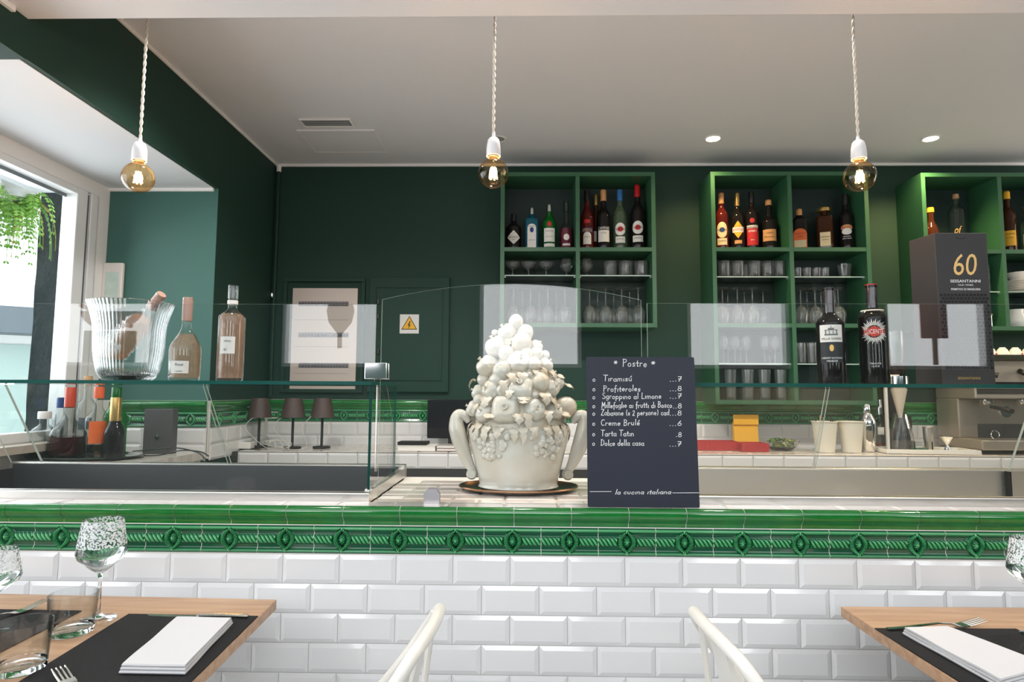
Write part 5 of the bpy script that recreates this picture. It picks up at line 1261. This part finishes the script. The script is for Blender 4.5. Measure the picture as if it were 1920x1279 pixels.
def table(c0, cnear, xother, depth, label):
    """c0 far inner corner, cnear a point on the inner edge; table reaches to xother"""
    t = thing('dining_table', label, 'table', (c0.x, c0.y, 0)); e = (cnear-c0); e.z = 0; e.normalize(); far = Vector((e.y, -e.x, 0)) if xother < 0 else Vector((-e.y, e.x, 0))
    return t, e
def slab(t, pts, z0, z1, m, name, bevel=.002):
    k = len(pts); b = MB(); b.add([(p[0], p[1], z0) for p in pts]+[(p[0], p[1], z1) for p in pts], [tuple(range(k))[::-1], tuple(range(k, 2*k))]+[(i, (i+1) % k, (i+1) % k+k, i+k) for i in range(k)])
    return b.build(name, m, t, bevel=bevel)
def ccw(pts):
    a = sum(pts[i][0]*pts[(i+1) % len(pts)][1]-pts[(i+1) % len(pts)][0]*pts[i][1] for i in range(len(pts))); return pts if a > 0 else pts[::-1]
LC = PZ(519, 1124, ZTB); LN = PZ(360, 1279, ZTB); LF = PZ(0, 1113, ZTB)
d1 = (LN-LC).normalized(); d2 = (LF-LC).normalized()
def mk_table(C_, d1, d2, w_, dep, label):
    t = thing('dining_table', label, 'table', (C_.x, C_.y, 0))
    q = [Vector((0, 0)), Vector((d2.x, d2.y))*w_, Vector((d2.x, d2.y))*w_+Vector((d1.x, d1.y))*dep, Vector((d1.x, d1.y))*dep]
    slab(t, ccw([tuple(v) for v in q]), ZTB-.024, ZTB, WOOD, 'tabletop')
    cc = (q[1]+q[3])/2
    MB().lathe([(0, .0), (.22, 0), (.22, .008), (.03, .016), (.028, ZTB-.04), (.10, ZTB-.026), (0, ZTB-.0245)], 24, (cc.x, cc.y, 0)).build('pedestal', BLACKM, t, smooth=.6)
    return t
mk_table(LC, d1, d2, 1.15, .75, 'oak dining table at lower left, laid with glasses')
RC = PZ(1576, 1137, ZTB); RN = PZ(1794, 1279, ZTB); RF = PZ(1920, 1139, ZTB)
e1 = (RN-RC).normalized(); e2 = (RF-RC).normalized()
mk_table(RC, e1, e2, 1.15, .75, 'oak dining table at lower right, laid with a fork on the mat')
# placemats
def matmat():
    m = bpy.data.materials.new('woven_black_mat'); m.use_nodes = True; N, L = nt(m); b = N['Principled BSDF']
    tc = N.new('ShaderNodeTexCoord'); wv = N.new('ShaderNodeTexWave'); wv.inputs['Scale'].default_value = 65; wv.bands_direction = 'X'; wv2 = N.new('ShaderNodeTexWave'); wv2.inputs['Scale'].default_value = 95; wv2.bands_direction = 'Y'
    mx = N.new('ShaderNodeMath'); mx.operation = 'MULTIPLY'; L.new(tc.outputs['Object'], wv.inputs[0]); L.new(tc.outputs['Object'], wv2.inputs[0]); L.new(wv.outputs['Fac'], mx.inputs[0]); L.new(wv2.outputs['Fac'], mx.inputs[1])
    bp = N.new('ShaderNodeBump'); bp.inputs['Strength'].default_value = .9; bp.inputs['Distance'].default_value = .0012; L.new(mx.outputs[0], bp.inputs['Height']); L.new(bp.outputs['Normal'], b.inputs['Normal'])
    cr = N.new('ShaderNodeValToRGB'); cr.color_ramp.elements[0].color = (.006, .006, .007, 1); cr.color_ramp.elements[1].color = (.045, .044, .044, 1); L.new(mx.outputs[0], cr.inputs[0]); L.new(cr.outputs[0], b.inputs['Base Color'])
    b.inputs['Roughness'].default_value = .7; b.inputs['Specular IOR Level'].default_value = .15; return m
MATM = matmat()
def placemat(a, b_, dirn, dep, label):
    """a,b far corners in world, dirn towards the sitter"""
    dn = Vector((dirn.x, dirn.y, 0)).normalized()
    t = tag(slab(None, ccw([(0, 0), ((b_-a).x, (b_-a).y), ((b_-a).x+dn.x*dep, (b_-a).y+dn.y*dep), (dn.x*dep, dn.y*dep)]), ZTB+.0006, ZTB+.0026, MATM, 'placemat', bevel=0), label, 'placemat', 'black woven placemats')
    t.location = (a.x, a.y, 0); return t
ma, mb_ = PZ(241, 1153, ZTB), PZ(484, 1157, ZTB); md = PZ(38, 1279, ZTB)-ma
placemat(ma, mb_, md, .34, 'black woven placemat under the white napkin on the left table')
m2 = PZ(153, 1147, ZTB); m2b = PZ(-90, 1143, ZTB); md2 = PZ(0, 1225, ZTB)-m2
placemat(m2b, m2, md2, .34, 'black woven placemat behind the two tumblers at the left edge')
m3, m3b = PZ(1640, 1180, ZTB), PZ(1905, 1181, ZTB); md3 = PZ(1797, 1279, ZTB)-m3
placemat(m3, m3b, md3, .34, 'black woven placemat on the right table')
NAP = mat('white_napkin', (.52, .52, .53), .9, bump=(120, .25, .001))
def napkin(c4, label, lays=3):
    """c4: four corner points on the table; folded layers"""
    t = thing('napkin', label, 'napkin', (c4[0].x, c4[0].y, ZTB+.0030))
    q = [Vector((p.x-c4[0].x, p.y-c4[0].y)) for p in c4]; cen = sum(q, Vector((0, 0)))/4
    for k in range(lays):
        s = 1-.018*k; h0, h1_ = .0052*k, .0052*k+.0050; n = 10
        # rounded slab with soft edges
        b = MB(); rings = [(.985, h0), (1.0, (h0+h1_)/2), (.985, h1_)]; vs = []
        pts = []
        for i in range(4):
            a_, b2 = q[i], q[(i+1) % 4]
            for j in range(n): pts.append(a_+(b2-a_)*j/n)
        for f_, z in rings:
            for p_ in pts:
                w_ = cen+(p_-cen)*f_*s; vs.append((w_.x, w_.y, z+.0010*math.sin(w_.x*45+k)*math.sin(w_.y*38)+(.0010 if z > 0 else .001)))
        K = len(pts); fs = []
        for r_ in range(2):
            for i in range(K): fs.append((r_*K+i, r_*K+(i+1) % K, (r_+1)*K+(i+1) % K, (r_+1)*K+i))
        fs += [tuple(range(K))[::-1], tuple(range(2*K, 3*K))]
        b.add(vs, fs); b.build('fold', NAP, t, smooth=True)
ZN = ZTB+.016
def at_n(*a): return [PZ(x, y, ZTB+.006) for x, y in a]
napkin(at_n((222, 1262), (347, 1264), (437, 1168), (331, 1166)), 'folded white napkin on the left table')
napkin(at_n((1880, 1292), (1975, 1262), (1775, 1184), (1692, 1187)), 'folded white napkin on the right table')
# cutlery
CUT = mat('polished_cutlery', (.72, .68, .62), .15, 1)
def knife(a, b_, label):
    t = thing('knife', label, 'cutlery', (a.x, a.y, ZTB+.0028)); d = Vector((b_.x-a.x, b_.y-a.y, 0)); L_ = d.length; t.rotation_euler = (0, 0, math.atan2(d.y, d.x))
    bl_ = MB(); pts = [(0, -.001), (.01, -.008), (L_*.3, -.011), (L_*.52, -.010), (L_*.52, .002), (0, .002)]
    k = len(pts); bl_.add([(x, y, 0) for x, y in pts]+[(x, y, .0015) for x, y in pts], [tuple(range(k))[::-1], tuple(range(k, 2*k))]+[(i, (i+1) % k, (i+1) % k+k, i+k) for i in range(k)])
    bl_.build('blade', CUT, t)
    MB().tube([(L_*.50, -.004, .0035), (L_*.7, -.004, .0045), (L_, -.004, .0045)], [.003, .0042, .0048], 8).build('handle', CUT, t, smooth=True)
knife(PZ(276, 1156, ZTB), PZ(467, 1160, ZTB), 'steel table knife along the far edge of the left placemat')
def fork(a, b_, label):     # a tips, b handle end
    t = thing('fork', label, 'cutlery', (a.x, a.y, ZTB+.0030)); d = Vector((b_.x-a.x, b_.y-a.y, 0)); L_ = d.length; t.rotation_euler = (0, 0, math.atan2(d.y, d.x))
    f = MB()
    for k in range(4):
        y = -.0099+.0066*k; f.tube([(0, y, .014), (.02, y, .009), (.045, y*.95, .004)], [.0012, .0017, .0020], 6)
    f.build('tines', CUT, t, smooth=True)
    hd = MB(); sec = [(.043, .012, .004), (.055, .012, .0022), (.068, .009, .003), (.080, .003, .007), (.11, .0028, .009), (L_*.8, .0045, .004), (L_, .0050, .0028)]; vs = []
    for x, w_, z in sec: vs += [(x, -w_, z), (x, w_, z), (x, w_, z+.0018), (x, -w_, z+.0018)]
    fs = []
    for i in range(len(sec)-1):
        o_ = 4*i
        for j in range(4): fs.append((o_+j, o_+(j+1) % 4, o_+4+(j+1) % 4, o_+4+j))
    fs += [(0, 3, 2, 1), tuple(4*(len(sec)-1)+j for j in range(4))]
    hd.add(vs, fs).build('handle', CUT, t, smooth=1.0)
fork(PZ(1844, 1176, ZTB), PZ(1664, 1185, ZTB), 'steel fork beside the napkin on the right placemat')
fork(PZ(86, 1138, ZTB), PZ(-60, 1180, ZTB), 'steel fork on the mat at the left edge')
fork(PZ(108, 1270, ZTB), PZ(180, 1330, ZTB), 'steel fork with only its tines in view at the bottom')
# table glasses
def etched():
    m = bpy.data.materials.new('etched_glass'); m.use_nodes = True; N, L = nt(m); N.clear()
    out = N.new('ShaderNodeOutputMaterial'); tr = N.new('ShaderNodeBsdfTransparent'); tr.inputs[0].default_value = (.95, .97, .97, 1); gl = N.new('ShaderNodeBsdfGlossy'); gl.inputs['Roughness'].default_value = .02; df = N.new('ShaderNodeBsdfDiffuse'); df.inputs[0].default_value = (.85, .87, .88, 1)
    tc = N.new('ShaderNodeTexCoord'); vo = N.new('ShaderNodeTexVoronoi'); vo.inputs['Scale'].default_value = 230; L.new(tc.outputs['Object'], vo.inputs['Vector'])
    vo.inputs['Randomness'].default_value = 1
    no = N.new('ShaderNodeTexNoise'); no.inputs['Scale'].default_value = 240; L.new(tc.outputs['Object'], no.inputs['Vector'])
    ad = N.new('ShaderNodeMath'); ad.operation = 'ADD'; L.new(vo.outputs['Distance'], ad.inputs[0]); L.new(no.outputs['Fac'], ad.inputs[1])
    lt = N.new('ShaderNodeMath'); lt.operation = 'LESS_THAN'; lt.inputs[1].default_value = 1.06; L.new(ad.outputs[0], lt.inputs[0])
    fr = N.new('ShaderNodeLayerWeight'); fr.inputs[0].default_value = .12
    m1 = N.new('ShaderNodeMixShader'); L.new(fr.outputs['Fresnel'], m1.inputs[0]); L.new(tr.outputs[0], m1.inputs[1]); L.new(gl.outputs[0], m1.inputs[2])
    m2 = N.new('ShaderNodeMixShader'); k = N.new('ShaderNodeMath'); k.operation = 'MULTIPLY'; k.inputs[1].default_value = .8; L.new(lt.outputs[0], k.inputs[0]); L.new(k.outputs[0], m2.inputs[0]); L.new(m1.outputs[0], m2.inputs[1]); L.new(df.outputs[0], m2.inputs[2]); L.new(m2.outputs[0], out.inputs[0]); return m
ETCH = etched()
def tablewine(px, pyb, pyt, label, ws=1.0):
    p = PZ(px, pyb, ZTB); h = P(px, pyt, p.y).z-ZTB; t = thing('wine_glass', label, 'glass', (p.x, p.y, ZTB+.0006), 0, 'etched wine glasses'); r = .050*ws
    pr = [(0, .0005), (.036, 0), (.037, .0015), (.012, .007), (.0045, .016), (.0038, h*.40), (.0058, h*.455), (.020, h*.50), (r*.93, h*.615), (r, h*.665)]
    MB().lathe(pr, 40, cap=False).build('foot_and_stem', GWARE, t, smooth=1.0)
    MB().lathe([(r, h*.665), (r*.965, h*.73)], 40, cap=False).build('bowl_wall', GTHIN, t, smooth=True)
    MB().lathe([(r*.965, h*.73), (r*.80, h*.985)], 48, cap=False).build('etched_band', ETCH, t, smooth=True)
    MB().lathe([(r*.80, h*.985), (r*.79, h), (r*.775, h), (r*.785, h*.985), (r*.95, h*.72), (r*.985, h*.665), (r*.90, h*.62), (.018, h*.515), (0, h*.50)], 40, cap=False).build('inner_wall', GTHIN, t, smooth=True)
    return t
tablewine(183, 1162, 972, 'stemmed wine glass with white etched pattern on the left table')
tablewine(-22, 1190, 1030, 'etched wine glass cut by the left edge of the picture')
def tabletumbler(px, pyb, pyt, r, label):
    p = PZ(px, pyb, ZTB); h = P(px, pyt, p.y).z-ZTB
    t = thing('tumbler', label, 'glass', (p.x, p.y, ZTB+.0006), 0, 'plain tumblers on the left table')
    MB().lathe([(r*.885, .0125), (r, h-.001), (r-.0012, h), (r-.0022, h-.001), (r*.865, .0125)], 44, cap=False).build('glass_body', GTHIN, t, smooth=True)
    MB().lathe([(0, .001), (r*.84, 0), (r*.875, .003), (r*.885, .0122), (r*.84, .0122), (r*.7, .009), (0, .0085)], 44, cap=False).build('thick_base', GWARE, t, smooth=True)
tabletumbler(134, 1186, 1112, .046, 'plain clear tumbler next to the etched wine glass')
tabletumbler(38, 1256, 1166, .046, 'plain clear tumbler nearest the lower left corner')
# glass cut by the right edge stands on the right table
tablewine(1950, 1195, 1008, 'etched wine glass cut by the right edge of the picture')

# ------------------------------------------------------------------ white metal chairs
CHW = mat('cream_enamelled_steel', (.72, .69, .63), .32, coat=.4)
def chair(x, y, rz, label):
    t = thing('metal_chair', label, 'chair', (x, y, 0), rz, 'white metal cafe chairs')
    # local: sitter faces +x; the back crest is at x=-.20
    hoop = []
    ctrl = [(.10, .175, .455), (.02, .175, .53), (-.06, .172, .60), (-.135, .165, .69), (-.185, .150, .762), (-.212, .120, .803), (-.222, .070, .814), (-.226, 0, .817)]
    pts = ctrl+[(a, -b_, c) for a, b_, c in ctrl[-2::-1]]
    sm = []
    V = [Vector(p) for p in pts]
    for i in range(len(V)-1):
        p0, p1, p2, p3 = V[max(0, i-1)], V[i], V[i+1], V[min(len(V)-1, i+2)]
        for k in range(5):
            t_ = k/5; sm.append(.5*((2*p1)+(p2-p0)*t_+(2*p0-5*p1+4*p2-p3)*t_*t_+(3*p1-p0-3*p2+p3)*t_**3))
    sm.append(V[-1]); MB().tube(sm, .0118, 12).build('back_hoop', CHW, t, smooth=True)
    # centre splat: pressed sheet with folded edges
    b = MB(); n = 8; vs = []
    for i in range(n+1):
        s = i/n; xx_ = -.215+.055*s+.01*math.sin(pi*s); z = .808-.356*s; w_ = .038+.014*s
        for (yy, dx) in ((-w_, .010), (-w_, 0), (w_, 0), (w_, .010)): vs.append((xx_+dx, yy, z))
        for (yy, dx) in ((w_-.0015, .010), (w_-.0015, .0015), (-w_+.0015, .0015), (-w_+.0015, .010)): vs.append((xx_+dx, yy, z))
    fs = []
    for i in range(n):
        for j in range(8): a = i*8+j; c = i*8+(j+1) % 8; fs.append((a, c, c+8, a+8))
    b.add(vs, fs).build('backrest', CHW, t, smooth=.6)
    for s in (-1, 1):                                 # side rails beside the splat
        MB().tube([(-.205, s*.105, .805), (-.185, s*.110, .65), (-.165, s*.125, .455)], .007, 8).build('side_rail', CHW, t, smooth=True)
    sq = squarer(5)
    MB().lathe([(0, .440), (.16, .440), (.178, .432), (.182, .42), (.180, .418), (.172, .430), (.15, .4375), (0, .4375)], 48, rf=lambda a, z: sq(a, z)*.96).build('seat', CHW, t, smooth=.8)
    for (sx, sy) in ((1, 1), (1, -1), (-1, 1), (-1, -1)):
        MB().tube([(.14*sx, .14*sy, .425), (.18*sx, .19*sy, .2), (.205*sx, .215*sy, 0.004)], [.016, .014, .010], 10).build('leg', CHW, t, smooth=True)
    MB().tube([(-.18, -.19, .2), (.18, .19, .2)], .005, 8).build('cross_brace', CHW, t, smooth=True)
    MB().tube([(-.18, .19, .211), (.18, -.19, .211)], .005, 8).build('cross_brace', CHW, t, smooth=True)
    return t
pc1 = P(812, 1124, 1.20); pc2 = P(1322, 1113, 1.20)
chair(pc1.x-.222, 1.20, pi-.06, 'white metal cafe chair turned towards the left table')
chair(pc2.x+.226, 1.20, .06, 'white metal cafe chair turned towards the right table')

# ------------------------------------------------------------------ outside the window
PAVE = mat('bright_paving', (.70, .69, .66), .8, bump=(20, .3, .01))
struct(MB().box(-12, -2.2, -6, 12, -.12, -.02).build('pavement', PAVE))
STN = mat('black_rough_stone', (.040, .045, .052), .75, var=(7, (.075, .082, .090)), bump=(9, 1, .05))
x0, x1 = P(82, 500, 3.25).x, P(141, 500, 3.25).x
pil = tag(MB().box(x0, x1, 3.2, 3.5, -.02, 2.75).build('stone_pillar', STN), 'rough black stone pillar outside the window', 'pillar')
md_ = pil.modifiers.new('sub', 'SUBSURF'); md_.subdivision_type = 'SIMPLE'; md_.levels = 5; md_.render_levels = 5
tx_ = bpy.data.textures.new('stone', 'CLOUDS'); tx_.noise_scale = .12; dm = pil.modifiers.new('disp', 'DISPLACE'); dm.texture = tx_; dm.strength = .010; dm.texture_coords = 'GLOBAL'
cn = thing('street_canopy', 'grey painted canopy soffit outside above the window', 'canopy', (-3.4, 3.0, 2.42))
MB().box(-1.6, 1.15, -1.6, 1.6, 0, .12).build('soffit', mat('pale_soffit', (.88, .90, .90), .6, bump=(8, .4, .01)), cn)
MB().box(-1.6, 1.15, -.05, -.02, -.02, 0).build('edge_strip', SEAL, cn)
# building across the street
hs = thing('street_building', 'bright white building with dark shop band across the street', 'building', (-9.0, 9.0, -.02), .6)
MB().box(-4, 4, 0, 3, 0, 5).build('wall', mat('white_render', (.75, .76, .76), .8), hs)
MB().box(-4, 4, -.6, 0, 2.15, 2.55).build('awning', mat('slate_awning', (.10, .12, .14), .6), hs)
for k in range(4): w0 = MB().box(-3.6+k*1.9, -2.3+k*1.9, -.03, 0, .6, 2.0).build('window', mat('shop_window', (.35, .45, .43), .2), hs)
# fern hanging in view
FERN = mat('fern_green', (.30, .55, .06), .5, var=(30, (.16, .40, .05)))
fr0 = P(30, 395, 3.0)
fe = thing('hanging_fern', 'green fern fronds hanging outside the window', 'plant', fr0)
rf_ = random.Random(4)
FLY = mat('fern_yellow', (.55, .50, .06), .5)
for k in range(34):
    an = rf_.uniform(0, 2*pi); ln = rf_.uniform(.14, .27); out = rf_.uniform(.05, .17); pts = []
    if k < 12: an = rf_.uniform(-1.2, 1.2)
    st_ = Vector((rf_.uniform(-.06, .06), rf_.uniform(-.06, .06), rf_.uniform(-.02, .12)))
    for i in range(9):
        s = i/8; pts.append(st_+Vector((math.cos(an)*out*math.sin(s*1.6), math.sin(an)*out*math.sin(s*1.6), .05*math.sin(s*pi)-ln*s*s)))
    m = MB(); m.tube(pts, .0012, 4)
    side = Vector((-math.sin(an), math.cos(an), 0))
    for i in range(1, 9):
        for sgn in (-1, 1):
            for sub in (0, .5):
                c = pts[i-1].lerp(pts[i], .5+sub*.9) if i < 8 else pts[i]; L_ = .042*(1.15-i/10); tdir = (side*sgn+Vector((0, 0, -.35))).normalized(); dv = (pts[i]-pts[i-1]).normalized()
                m.add([tuple(c), tuple(c+tdir*L_*.5+dv*.009), tuple(c+tdir*L_), tuple(c+tdir*L_*.5-dv*.009)], [(0, 1, 2, 3)])
    m.build('frond', FLY if k % 7 == 3 else FERN, fe)
MB().lathe([(0, -.02), (.07, 0), (.09, .10), (.095, .10), (0, .03)], 20, (0, 0, .06)).build('pot', PORC, fe, smooth=True)
MB().tube([(0, 0, .16), (0, 0, 2.419-fr0.z)], .003, 6).build('hanger', BLACKM, fe)
